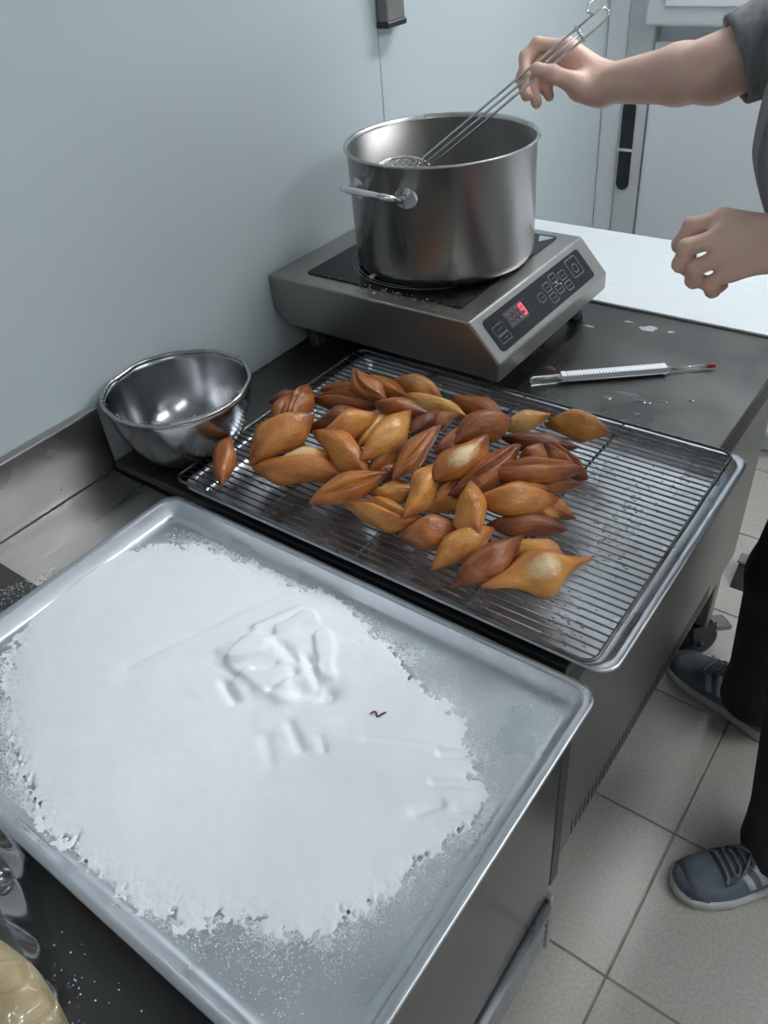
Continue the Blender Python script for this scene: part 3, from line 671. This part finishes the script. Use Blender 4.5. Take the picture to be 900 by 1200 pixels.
# ------------------------------------------------------------------ fried pastries
def pastry_mesh(seed, crease, puffy=False):
    r = rnd(seed); U, V = (32, 40) if crease else (26, 18); v = []; f = []
    sk = r.uniform(.12, .34)*r.choice((-1, 1)); ph = [r.uniform(0, 6.28) for _ in range(6)]; bend = r.uniform(-.28, .28); e1 = r.uniform(.78, 1.0)
    def side(u, c):                                              # half width of one side; its corner sits at u = c
        t = (1-u)/(1-c) if u > c else (1+u)/(1+c)
        if puffy: return .30*max(1-abs(u), 0)**.7+.66*math.exp(-((u-.08)/.36)**2)*(1-u**8)
        t = max(t, 0); return (t**e1)*(1-.10*math.exp(-((u-c)/.16)**2))
    for i in range(U+1):
        u = -math.cos(math.pi*i/U); 
        a, b_ = side(u, sk), side(u, -sk); thick = side(u, 0)*1.02 if puffy else (max(1-abs(u)**1.7, 0))**.85
        blunt = .15*math.sqrt(max(1-u*u, 0)); a = max(a*.95, 0)+blunt; b_ = max(b_*.95, 0)+blunt; thick = thick*.92+blunt
        for k in range(V):
            q = 2*math.pi*k/V; cx, cz = math.cos(q), math.sin(q); n = 2.0 if puffy else 1.55
            w = (abs(cx)**(2/n))*(1 if cx > 0 else -1)*(a if cx > 0 else b_); z = (abs(cz)**(2/1.8))*(1 if cz > 0 else -1)*thick
            g = 1+.07*math.sin(3*u+ph[0]+2*q)+.05*math.sin(6*u+ph[1]+q)
            if crease and cz > 0: z -= .42*thick*math.exp(-((w-.16*math.sin(2.6*u+ph[2]))/.10)**2)*math.exp(-(u/.8)**4)-.10*thick*math.exp(-((w-.16*math.sin(2.6*u+ph[2])-.2)/.12)**2)
            v.append((u, w*g+bend*(1-u*u), z*g+.14*math.sin(2.2*u+ph[3])))
    for i in range(U):
        for k in range(V): f.append((i*V+k, i*V+(k+1) % V, (i+1)*V+(k+1) % V, (i+1)*V+k))
    f.append(tuple(range(V-1, -1, -1))); f.append(tuple(U*V+k for k in range(V)))
    me = bpy.data.meshes.new('fried_pastry'); me.from_pydata(v, [], f); me.materials.append(M['crust'])
    bm = bmesh.new(); bm.from_mesh(me); bmesh.ops.recalc_face_normals(bm, faces=bm.faces[:]); bm.to_mesh(me); bm.free()
    for p in me.polygons: p.use_smooth = True
    return me
PM = [pastry_mesh(100+k, False) for k in range(7)]; PC = [pastry_mesh(200+k, True) for k in range(5)]; PF = pastry_mesh(301, False, True)
# tip, tip, width in the picture, height of the two tips above the rack, tone 0 dark .. 1 pale, crease, pale patch, label
PASTRY = [
 (271,513,260,567,26,.018,.016,.42,0,0,'single pastry lying apart at the left end of the rack'),
 (294,543,367,487,46,.026,.052,.55,0,0,'broad golden brown pastry at the left end of the pile'),
 (291,538,342,498,30,.018,.020,.30,0,0,'dark pastry mostly hidden under the broad left-end pastry'),
 (339,464,318,512,27,.050,.034,.36,1,0,'upright brown pastry at the upper left corner of the pile'),
 (361,452,344,497,30,.052,.044,.38,1,0,'shiny brown pastry leaning beside the upper left corner one'),
 (316,472,352,461,16,.018,.022,.15,0,0,'dark pastry tip poking out behind the upper left corner'),
 (358,503,427,483,30,.030,.036,.14,0,0,'very dark reddish pastry behind the golden left-side diamond'),
 (375,511,442,484,33,.046,.050,.66,0,0,'golden diamond pastry in front of the very dark reddish one'),
 (366,505,431,557,37,.040,.030,.62,0,0,'golden pastry pointing toward the camera at the left middle'),
 (422,539,480,480,36,.044,.056,.72,0,0,'bright golden diamond pastry upright in the left middle'),
 (418,524,462,485,24,.028,.034,.82,0,0,'pale pastry squeezed behind the bright golden diamond'),
 (377,457,446,449,20,.018,.020,.46,1,0,'slim pastry at the far left edge of the pile over bare wires'),
 (413,432,453,471,29,.064,.046,.46,1,0,'pastry standing up highest at the far edge of the pile'),
 (366,470,444,475,26,.032,.038,.24,1,0,'long dark brown pastry below the slim far one'),
 (437,471,502,484,26,.044,.046,.36,0,0,'brown pastry lying behind the bright golden diamond'),
 (461,445,518,470,28,.030,.022,.56,0,.35,'blistered orange pastry at the far edge near the cooker'),
 (428,443,478,465,24,.024,.034,.46,0,0,'brown pastry behind the one that stands up highest'),
 (476,464,545,488,22,.030,.034,.90,0,0,'pale yellow slim pastry at the far side of the pile'),
 (483,508,513,480,26,.052,.050,.12,0,0,'small dark pastry seen end-on in the middle of the pile'),
 (502,503,536,486,20,.044,.046,.38,0,0,'brown pastry wedged right of the small dark end-on one'),
 (527,462,594,493,28,.020,.030,.36,0,0,'brown pastry at the far edge facing the thermometer'),
 (510,531,586,487,36,.054,.066,.40,1,0,'creased brown pastry on top of the pile'),
 (535,516,598,494,38,.070,.062,.34,0,0,'brown pastry topmost of the pile with a smooth crown'),
 (460,563,516,499,29,.042,.060,.42,1,0,'long creased pastry slanting across the middle of the pile'),
 (431,551,485,514,30,.026,.036,.60,0,0,'matte tan pastry left of the long creased one'),
 (507,563,570,511,44,.050,.072,.50,0,1,'fat pastry with a pale round blister in the middle of the pile'),
 (508,586,547,552,24,.030,.038,.52,1,0,'narrow pastry under the blistered fat one'),
 (527,578,609,524,35,.042,.058,.32,1,0,'reddish brown pastry right of the blistered fat one'),
 (583,500,644,485,23,.026,.034,.86,0,0,'pale yellow pastry at the far right of the pile'),
 (639,498,712,511,35,.018,.016,.70,0,0,'golden diamond pastry at the far right corner of the pile'),
 (585,511,678,523,25,.036,.026,.14,0,0,'long very dark pastry at the right end of the pile'),
 (638,521,688,561,31,.034,.020,.30,1,0,'brown pastry with scorched patch at the right end'),
 (610,546,636,522,29,.034,.046,.40,0,0,'small rounded pastry seen end-on behind the longest one'),
 (566,556,684,550,33,.052,.044,.38,1,0,'longest pastry with a full-length crease on the right side'),
 (598,566,680,569,26,.022,.020,.34,0,0,'brown pastry under the longest creased one'),
 (555,586,654,583,38,.048,.038,.58,0,0,'wide orange pastry below the longest creased one'),
 (570,581,642,573,24,.028,.032,.72,0,0,'pale orange pastry tucked behind the wide orange one'),
 (618,577,674,606,26,.024,.014,.42,0,0,'pastry with its tip sticking out at the right of the wide orange one'),
 (616,596,654,607,22,.022,.016,.68,0,0,'short pale pastry under the wide orange one'),
 (551,566,561,633,40,.060,.032,.62,0,0,'golden pastry standing point-down at the near middle of the pile'),
 (572,616,664,620,29,.026,.020,.20,0,0,'dark brown pastry below the wide orange one'),
 (473,605,510,544,33,.032,.046,.68,0,0,'sharp-cornered golden diamond pastry at the near middle left'),
 (434,577,494,574,26,.020,.024,.72,0,0,'light golden pastry left of the sharp-cornered diamond'),
 (493,597,552,583,28,.018,.026,.66,0,0,'golden pastry right of the sharp-cornered diamond'),
 (405,591,494,611,35,.020,.016,.60,1,0,'creased golden pastry at the near left edge of the pile'),
 (364,590,452,556,35,.018,.034,.54,1,0,'creased orange pastry second along the near left edge'),
 (436,561,467,546,20,.028,.030,.26,0,0,'dark pastry tip behind the second near left pastry'),
 (299,549,405,558,37,.018,.022,.52,0,0,'long orange pastry at the near left corner of the pile'),
 (312,546,392,533,28,.024,.028,.80,0,.8,'pale blotched pastry above the long near left corner one'),
 (468,628,547,619,37,.018,.022,.46,0,0,'plump brown pastry at the near edge above the front cross bar'),
 (507,665,578,621,36,.017,.030,.66,0,0,'light golden pastry at the near edge beside the dark one'),
 (530,687,612,627,37,.020,.042,.30,0,0,'dark brown diamond pastry at the near edge'),
 (588,640,664,659,37,.026,.020,.68,0,0,'golden pastry behind the torn puffy one'),
 (566,688,692,654,54,.026,.024,.66,2,1,'puffy pastry torn open to pale crumb, nearest the camera'),
]
rk = rnd(77)
for i, (ax_, ay, bx, by, w, za, zb, tone, cr, patch, lab) in enumerate(PASTRY):
    a = Vector(on(ax_, ay, RZ+.0045+za*1.12)); b = Vector(on(bx, by, RZ+.0045+zb*1.12)); c = (a+b)/2; L_ = (b-a).length
    X = (b-a).normalized(); vd = Vector(CAM)-c; vd.normalize()
    Z = Vector((0,0,1))*.55+vd*.45; Z = (Z-X*Z.dot(X)).normalized(); Y = Z.cross(X)
    roll = rk.uniform(-.35, .35); Z, Y = Z*math.cos(roll)+Y*math.sin(roll), Y*math.cos(roll)-Z*math.sin(roll)
    W = w*depth(c)/F
    hw = W*.585; ht = W*.56 if cr == 2 else min(W*.57, .023)
    me = PF if cr == 2 else (PC[i % 5] if cr else PM[i % 7])
    zmin = RZ+.0042+ht*.98
    if c.z < zmin: c.z = zmin
    o = bpy.data.objects.new('fried_pastry', me); COL.objects.link(o)
    o.matrix_world = Matrix.Translation((c.x, c.y, c.z+H)) @ Matrix((X, Y, Z)).transposed().to_4x4() @ Matrix.Diagonal((L_/2*1.05, hw, ht, 1))
    o['tone'] = float(tone); o['patch'] = float(patch)
    tag(o, lab, 'pastry', 'fried pastries piled on the cooling rack')
# ------------------------------------------------------------------ bag of dough at the near corner
MZ = NZ+.003
DG = [on(x, y, MZ+.01)[:2] for x, y in ((-160,1095), (-60,1085), (0,1098), (35,1125), (62,1165), (82,1205), (90,1260), (40,1330), (-80,1340), (-190,1250))]
def mound(poly, hmax, pw, seed, z0, crumple=0., nr=26, na=96):
    poly = np.array(poly); c = poly.mean(0); n = len(poly); seg = np.linalg.norm(np.roll(poly, -1, 0)-poly, axis=1); cum = np.r_[0, np.cumsum(seg)]
    tt = np.linspace(0, cum[-1], na, endpoint=False); bd = np.stack([np.interp(tt, cum, np.r_[poly[:,k], poly[0,k]]) for k in (0, 1)], -1)
    U = np.linspace(0, 1, nr+1)[1:]; P = c+(bd-c)[None]*U[:,None,None]; h = hmax*np.clip(1-U**pw, 0, 1)[:,None]**.5*np.ones((1, na))
    fade = np.clip((1-U)/.08, 0, 1)[:,None]
    h = h*(1+.30*vnoise(seed, P, 22)+.2*vnoise(seed+1, P, 50))
    for q in range(5 if crumple else 0):                         # sharp folds
        ang = q*1.1+.4; t = P[...,0]*math.cos(ang)+P[...,1]*math.sin(ang)+.03*vnoise(seed+q+3, P, 16); h = h+crumple*(np.abs(((t*(14+5*q)) % 1)-.5)*2)**2.5*fade/(1+.3*q)
    v = [(c[0], c[1], z0+float(h[0].mean()))]+[(P[i,k,0], P[i,k,1], z0+max(float(h[i,k]), 0)) for i in range(nr) for k in range(na)]
    f = [(0, 1+k, 1+(k+1) % na) for k in range(na)]+[(1+i*na+k, 1+(i+1)*na+k, 1+(i+1)*na+(k+1) % na, 1+i*na+(k+1) % na) for i in range(nr-1) for k in range(na)]
    return MB().add(v, f, True)
dg = mound(DG, .032, 4, 31, MZ+.0008).build('raw_dough', M['dough'], None, base=(.3, -.6, MZ), fix=False)
tag(dg, 'yellowish raw dough inside the clear bag at the near corner', 'dough')
BG = [on(x, y, MZ+.003)[:2] for x, y in ((-200,1060), (-60,985), (0,984), (22,986), (44,1015), (50,1060), (62,1105), (80,1150), (100,1180), (98,1215), (125,1290), (70,1440), (-120,1470), (-280,1310))]
bg = mound(BG, .049, 5, 51, MZ+.0012, .016, 60, 260).build('plastic_bag', M['film'], None, base=(.3, -.6, MZ), fix=False)
tag(bg, 'crumpled clear plastic bag around the raw dough', 'bag')

# ------------------------------------------------------------------ person
import openvdb as vdb
class SDF:
    def __init__(s, lo, hi, vox):
        s.lo = np.array(lo, float); s.vox = vox; s.n = np.ceil((np.array(hi)-s.lo)/vox).astype(int)+1; s.bg = .03
        s.g = np.full(s.n, s.bg, np.float32)
    def _box(s, lo, hi):
        a = np.clip(np.floor((lo-s.lo)/s.vox).astype(int), 0, s.n); b = np.clip(np.ceil((hi-s.lo)/s.vox).astype(int)+1, 0, s.n)
        if (b <= a).any(): return None, None
        sl = tuple(slice(p, q) for p, q in zip(a, b))
        ax = [(s.lo[i]+np.arange(a[i], b[i])*s.vox).astype(np.float32) for i in range(3)]
        return sl, np.meshgrid(*ax, indexing='ij', sparse=True)
    def put(s, sl, d, k, cut=False):
        g = s.g[sl]
        if cut: s.g[sl] = np.maximum(g, -d); return
        h = np.clip(.5+.5*(d-g)/k, 0, 1); s.g[sl] = np.minimum(d*(1-h)+g*h-k*h*(1-h), s.bg) if k > 0 else np.minimum(g, d)
    def cone(s, a, b, ra, rb, k=.012, flat=None, cut=False):      # tapered limb; flat = (axis vector, factor) squeezes the section
        a = np.array(a, float); b = np.array(b, float); R_ = max(ra, rb)+s.bg+.005
        sl, Gd = s._box(np.minimum(a, b)-R_, np.maximum(a, b)+R_)
        if sl is None: return s
        ab = b-a; L2 = float(ab@ab)+1e-12
        dx, dy, dz = Gd[0]-a[0], Gd[1]-a[1], Gd[2]-a[2]
        t = np.clip((dx*ab[0]+dy*ab[1]+dz*ab[2])/L2, 0, 1); px, py, pz = dx-t*ab[0], dy-t*ab[1], dz-t*ab[2]
        if flat is not None:
            n = np.array(flat[0], float); n /= np.linalg.norm(n); c = (px*n[0]+py*n[1]+pz*n[2])*(1/flat[1]-1); px, py, pz = px+c*n[0], py+c*n[1], pz+c*n[2]
        d = np.sqrt(px*px+py*py+pz*pz)-(ra+(rb-ra)*t)
        s.put(sl, d.astype(np.float32), k, cut); return s
    def ell(s, c, r, k=.012, rot=0.):
        c = np.array(c, float); r = np.array(r, float); R_ = max(r)+s.bg
        sl, Gd = s._box(c-R_, c+R_); dx, dy, dz = Gd[0]-c[0], Gd[1]-c[1], Gd[2]-c[2]
        if rot: dx, dy = dx*math.cos(rot)+dy*math.sin(rot), -dx*math.sin(rot)+dy*math.cos(rot)
        q = np.sqrt((dx/r[0])**2+(dy/r[1])**2+(dz/r[2])**2); q2 = np.sqrt((dx/r[0]**2)**2+(dy/r[1]**2)**2+(dz/r[2]**2)**2)+1e-6
        s.put(sl, (q*(q-1)/q2).astype(np.float32), k); return s
    def plane(s, p, n):                                          # keep the side the normal points away from
        p = np.array(p, float); n = np.array(n, float); n /= np.linalg.norm(n)
        ax = [(s.lo[i]+np.arange(s.n[i])*s.vox).astype(np.float32) for i in range(3)]; Gd = np.meshgrid(*ax, indexing='ij', sparse=True)
        s.g = np.maximum(s.g, (Gd[0]-p[0])*n[0]+(Gd[1]-p[1])*n[1]+(Gd[2]-p[2])*n[2]).astype(np.float32); return s
    def mesh(s, name, m, parent, adapt=.0):
        np.minimum(s.g, s.bg, out=s.g); gr = vdb.FloatGrid(s.bg); gr.copyFromArray(s.g, tolerance=0.0)
        pts, tri, quad = gr.convertToPolygons(isovalue=0.0, adaptivity=adapt)
        b = np.array(parent['_base']); pts = pts*s.vox+s.lo-b
        me = bpy.data.meshes.new(name); me.from_pydata(pts.tolist(), [], [q[::-1] for q in quad.tolist()]+[q[::-1] for q in tri.tolist()]); me.materials.append(m)
        bm = bmesh.new(); bm.from_mesh(me); bmesh.ops.recalc_face_normals(bm, faces=bm.faces[:]); bm.to_mesh(me); bm.free()
        me.polygons.foreach_set('use_smooth', [True]*len(me.polygons)); me.update()
        o = bpy.data.objects.new(name, me); COL.objects.link(o); o.parent = parent; o['_base'] = [float(q) for q in b]; return o
pe = thing('person', (.82, .66, -H), 'person in grey striped t-shirt and dark trousers, holding the skimmer over the pot', 'person')
PLV = np.array((.825, .64, .06)); CHS = np.array((.705, .575, .43)); NCK = np.array((.675, .575, .60)); HED = np.array((.60, .57, .78))
SHR = np.array((.675, .745, .535)); ELR = at(838, 82, 1.03); WRR = at(706, 99, 1.19)
SHL = np.array((.70, .41, .52)); ELL_ = np.array((.845, .36, .26)); WRL = at(915, 284, .915)
HPR, KNR, ANR = np.array((.80, .735, .02)), np.array((.735, .765, -.42)), np.array((.74, .80, -.79))
HPL, KNL, ANL = np.array((.83, .555, .02)), np.array((.845, .53, -.42)), np.array((.885, .485, -.79))
def limbs_arms(S_, g=0.):
    pass
lo = np.array((.18, .25, -.90)); hi = np.array((1.05, 1.0, .93))
B3 = SDF(lo, hi, .0034)
fwd = (1, .15, 0)
B3.cone(PLV, CHS, .125, .135, .02, (fwd, .78)); B3.cone(CHS, NCK-(0,0,.06), .13, .08, .03, (fwd, .8)); B3.cone(NCK-(0,0,.08), HED-(0,0,.08), .058, .052, .02)
B3.ell(HED, (.092, .074, .112), .01); B3.ell(HED+(-.03, 0, -.07), (.06, .055, .06), .02)
B3.cone(HED+(-.085, 0, .015), HED+(-.112, 0, -.02), .009, .014, .012)       # nose
for s in (-1, 1):
    B3.ell(HED+(.005, s*.076, -.005), (.02, .009, .032), .006)              # ears
    B3.ell(HED+(-.083, s*.03, .02), (.011, .014, .009), .004)               # eyes
B3.ell(HED+(-.088, 0, -.058), (.012, .026, .006), .005); B3.ell(HED+(-.087, 0, -.069), (.012, .022, .006), .005)   # lips
for SH, EL, WR in ((SHR, ELR, WRR), (SHL, ELL_, WRL)):
    B3.cone(CHS+(0,0,.06), SH, .07, .062, .03); B3.cone(SH, EL, .054, .039, .02)
    md = EL+(WR-EL)*.28; B3.cone(EL, md, .036, .0365, .015); B3.cone(md, WR, .0365, .0255, .012)
for HP, KN, AN in ((HPR, KNR, ANR), (HPL, KNL, ANL)):
    B3.cone(PLV, HP, .11, .085, .03); B3.cone(HP, KN, .08, .055, .02); B3.cone(KN, AN, .056, .036, .02); B3.cone(AN, AN-(0,0,.05), .036, .036, .01)
# feet inside the shoes
for AN, dr in ((ANR, np.array((-.94, .33, 0))), (ANL, np.array((-.70, -.71, 0)))):
    B3.cone(AN-(0,0,.05), AN+dr*.15+np.array((0,0,-.075)), .034, .022, .02)
def finger(pts, r0, r1, k=.0018):
    P_ = [at(*p) for p in pts]; n = len(P_)-1
    for i in range(n): B3.cone(P_[i], P_[i+1], r0+(r1-r0)*i/n, r0+(r1-r0)*(i+1)/n, k)
    for i in range(1, n): B3.ell(P_[i], (r0*1.03,)*3, .0018)
# right hand, closed on the handle
mc = [(664,56,1.195), (657,64,1.212), (659,77,1.222), (666,91,1.225)]
for p in mc: B3.cone(WRR, at(*p), .025, .0155, .012)
B3.cone(at(664,60,1.20), at(668,88,1.215), .015, .014, .01)
finger([mc[0], (630,52,1.205), (615,68,1.21), (615,86,1.205)], .0112, .0085)
finger([mc[1], (621,68,1.225), (611,90,1.222), (617,112,1.214)], .0112, .0085)
finger([mc[2], (631,82,1.238), (624,104,1.232), (629,121,1.222)], .0108, .0082)
finger([mc[3], (646,92,1.242), (640,104,1.235), (644,113,1.228)], .0098, .0076)
B3.cone(WRR, at(680,104,1.185), .024, .018, .012); B3.cone(at(692,104,1.187), at(668,95,1.172), .019, .0145, .01)
finger([(668,95,1.172), (647,87,1.165), (629,81,1.168)], .0135, .0095)
# left hand, loosely curled
mc = [(846,258,.935), (843,278,.928), (848,299,.93), (855,317,.937)]
for p in mc: B3.cone(WRL, at(*p), .027, .0145, .012)
B3.cone(at(848,262,.94), at(858,312,.943), .014, .014, .008)
finger([mc[0], (811,265,.945), (798,286,.962), (808,300,.98)], .0112, .0088)
finger([mc[1], (805,290,.930), (798,309,.948), (811,319,.968)], .0108, .0088)
finger([mc[2], (815,314,.932), (813,328,.950), (828,331,.966)], .0104, .0084)
finger([mc[3], (832,333,.940), (835,340,.956), (846,334,.968)], .0096, .0076)
B3.cone(WRL, at(870,272,.975), .02, .017, .012); finger([(870,272,.975), (846,272,.99), (826,282,.99)], .0135, .0095)
B3.mesh('body', M['skin'], pe, adapt=.02)
# t-shirt
lo2, hi2 = np.array((.36, .24, -.14)), np.array((1.06, 1.0, .66)); Tt = SDF(lo2, hi2, .005)
Tt.cone(PLV-(0,0,.10), PLV+(0,0,.1), .165, .16, .02, (fwd, .80)); Tt.cone(PLV, CHS, .155, .163, .03, (fwd, .84)); Tt.cone(CHS, NCK-(0,0,.075), .155, .095, .04, (fwd, .85))
for SH, EL in ((SHR, ELR), (SHL, ELL_)):
    Tt.cone(CHS+(0,0,.06), SH, .085, .074, .04); Tt.cone(SH, SH+(EL-SH)*.97, .072, .053, .03)
for SH, EL, fr_ in ((SHR, ELR, .90), (SHL, ELL_, .72)):
    ax_ = (EL-SH)/np.linalg.norm(EL-SH); q = SH+(EL-SH)*fr_
    Tt.cone(q-ax_*.05, q+ax_*.12, .046, .050, 0, cut=True)
    R_ = .11; sl, Gd = Tt._box(q+ax_*.04-R_, q+ax_*.04+R_)
    if sl is not None:
        d_ = (Gd[0]-q[0])*ax_[0]+(Gd[1]-q[1])*ax_[1]+(Gd[2]-q[2])*ax_[2]; rad = np.sqrt((Gd[0]-q[0])**2+(Gd[1]-q[1])**2+(Gd[2]-q[2])**2)
        Tt.g[sl] = np.where(rad < R_, np.maximum(Tt.g[sl], d_), Tt.g[sl]).astype(np.float32)
Tt.plane(PLV-(0,0,.14), (0,0,-1)); Tt.cone(NCK-(0,0,.05), NCK+(0,0,.1), .064, .07, 0, cut=True)
Tt.mesh('t_shirt', M['shirt'], pe)
# trousers
Tr = SDF(np.array((.55, .38, -.90)), np.array((1.06, 1.0, .12)), .005)
Tr.cone(PLV-(0,0,.02), PLV+(0,0,.05), .135, .13, .02, (fwd, .82))
for HP, KN, AN in ((HPR, KNR, ANR), (HPL, KNL, ANL)):
    Tr.cone(PLV, HP, .12, .10, .03); Tr.cone(HP, KN, .100, .080, .03); Tr.cone(KN, AN+(0,0,-.02), .080, .070, .02); Tr.cone(AN+(0,0,.03), AN+(0,0,-.025), .074, .078, .015)
    Tr.cone(AN+(0,0,-.02), AN+(0,0,-.12), .060, .068, 0, cut=True)
Tr.plane(ANR+(0,0,-.035), (0,0,-1)); Tr.plane((.8, .6, .09), (0,0,1))
Tr.mesh('trousers', M['trouser'], pe)
hr = SDF(HED-(.16,.16,.16), HED+(.16,.16,.18), .005); hr.ell(HED+(.012, 0, .022), (.098, .082, .11), .01); hr.plane(HED+(-.045, 0, 0), (-1, 0, -.75)); hr.plane(HED+(0, 0, -.06), (0, 0, -1)); hr.mesh('hair', M['hair'], pe)
# sneakers
def shoe(toe, dr, flip):
    d = np.array((dr[0], dr[1], 0.)); d /= np.linalg.norm(d); sd_ = np.array((-d[1], d[0], 0.))*flip; b0 = np.array((toe[0], toe[1], -H))
    def Q(l, w, z): return b0+d*l+sd_*w+np.array((0, 0, z))       # l from the toe back, w to the inner side
    out = [(0,.0,.018),(.006,-.022,.030),(.02,-.037,.040),(.05,-.048,.047),(.09,-.052,.047),(.13,-.047,.040),(.17,-.040,.034),(.21,-.037,.034),(.25,-.035,.034),(.28,-.027,.027),(.292,-.012,.012)]
    L_ = [o[0] for o in out]; n = 16; b = MB(); rings = []
    top = [.040,.048,.054,.060,.074,.092,.100,.098,.095,.098,.092]
    for (l, w0, w1), tz in zip(out, top):
        c, hw = (w0+w1)/2, (w1-w0)/2*.97; rg = []
        for k in range(n):
            q = math.pi*k/(n-1); e = .62 if l < .1 else .5
            x = c-hw*math.copysign(abs(math.cos(q))**.75, math.cos(q))*(1-.28*math.sin(q)*(l > .1)); z = .020+(tz-.020)*abs(math.sin(q))**e
            rg.append(Q(l, x, z))
        rings.append(rg)
    v = sum(rings, []); f = [(i*n+k, i*n+k+1, (i+1)*n+k+1, (i+1)*n+k) for i in range(len(rings)-1) for k in range(n-1)]
    f += [tuple(range(n)), tuple((len(rings)-1)*n+k for k in range(n-1, -1, -1))]; b.add(v, f, True)
    up = b.build('shoe', M['shoe'], pe); sm_ = up.modifiers.new('sub', 'SUBSURF'); sm_.levels = 1; sm_.render_levels = 2
    poly = [(o[0], o[1]-.004) for o in out]+[(o[0], o[2]+.004) for o in out[::-1]]; poly[0] = (-.004, -.012); poly[-1] = (-.004, .012)
    v = []; m = len(poly)
    for z, s_ in ((0., -.003), (.004, 0.), (.022, .001), (.026, -.002)):
        for l, w in poly:
            c = .0; v.append(Q(l+(-s_ if l < .15 else s_), w+(s_ if w > 0 else -s_), z))
    sf = [tuple(range(m-1, -1, -1)), tuple(3*m+k for k in range(m))]+[(i*m+k, i*m+(k+1) % m, (i+1)*m+(k+1) % m, (i+1)*m+k) for i in range(3) for k in range(m)]
    so_ = MB().add(v, sf, True).build('sole', M['sole'], up); autosmooth(so_, 50)
    def surf(l, q, off=.002):                                     # point on the upper
        for i in range(len(L_)-1):
            if L_[i] <= l <= L_[i+1]: t = (l-L_[i])/(L_[i+1]-L_[i]); break
        w0 = out[i][1]*(1-t)+out[i+1][1]*t; w1 = out[i][2]*(1-t)+out[i+1][2]*t; tz = top[i]*(1-t)+top[i+1]*t; c, hw = (w0+w1)/2, (w1-w0)/2*.97; e = .62 if l < .1 else .5
        x = c-hw*math.copysign(abs(math.cos(q))**.75, math.cos(q))*(1-.28*math.sin(q)*(l > .1)); z = .020+(tz-.020)*abs(math.sin(q))**e
        p = Q(l, x, z); nrm = p-Q(l, c, .03); nrm /= np.linalg.norm(nrm); return p+nrm*off
    def patch(nm, cells, m_, off=.0022):
        v = []; f = []
        nu, nv = len(cells), len(cells[0])
        for o_ in (off, -.004):
            for row in cells:
                for l, q in row: v.append(surf(l, q, o_))
        K = nu*nv
        for i in range(nu-1):
            for j in range(nv-1):
                a = i*nv+j; f.append((a, a+1, a+nv+1, a+nv)); f.append((K+a, K+a+nv, K+a+nv+1, K+a+1))
        bd = [i*nv for i in range(nu)]+[(nu-1)*nv+j for j in range(1, nv)]+[i*nv+nv-1 for i in range(nu-2, -1, -1)]+[j for j in range(nv-2, 0, -1)]
        for i in range(len(bd)): a, c_ = bd[i], bd[(i+1) % len(bd)]; f.append((a, c_, K+c_, K+a))
        return MB().add(v, f, True).build(nm, m_, up)
    for sgn in (0, 1):                                            # three pale stripes on each side
        for k in range(3):
            l0 = .098+k*.026; rows = []
            for i in range(6):
                u_ = i/5; q = .12+u_*.95; q = q if not sgn else math.pi-q; l = l0+.022*(1-u_); rows.append([(l, q), (l+.013, q)])
            patch('stripe', rows, M['stripe'], .0026)
    patch('toe_guard', [[(.004+.05*abs(math.sin(k/12*math.pi))**.2*0+.012, math.pi*k/12), (.034+.012*abs(math.cos(math.pi*k/12)), math.pi*k/12)] for k in range(13)], M['suede'], .0018)
    patch('eyelet_panel', [[(.075+.06*u_/6, math.pi/2-.75), (.075+.06*u_/6, math.pi/2-.4), (.075+.06*u_/6, math.pi/2), (.075+.06*u_/6, math.pi/2+.4), (.075+.06*u_/6, math.pi/2+.75)] for u_ in range(7)], M['suede'], .002)
    for k in range(5):
        l = .082+k*.0125; pp = [surf(l+(.006 if i in (0, 6) else 0)*(1 if k % 2 else -1), math.pi/2-.6+1.2*i/6, .0055) for i in range(7)]
        MB().tube(pp, .0032, 6, flat=.6).build('lace', M['lace'], up)
    for s_ in (-1, 1):
        MB().tube([surf(.135, math.pi/2, .008), surf(.12, math.pi/2+s_*.35, .012), surf(.105, math.pi/2+s_*.75, .006), surf(.12, math.pi/2+s_*.6, .006)], .0026, 6).build('lace', M['lace'], up)
    return up
shoe((.742, .332), (.70, .71), 1)
shoe((.532, .872), (.94, -.33), -1)
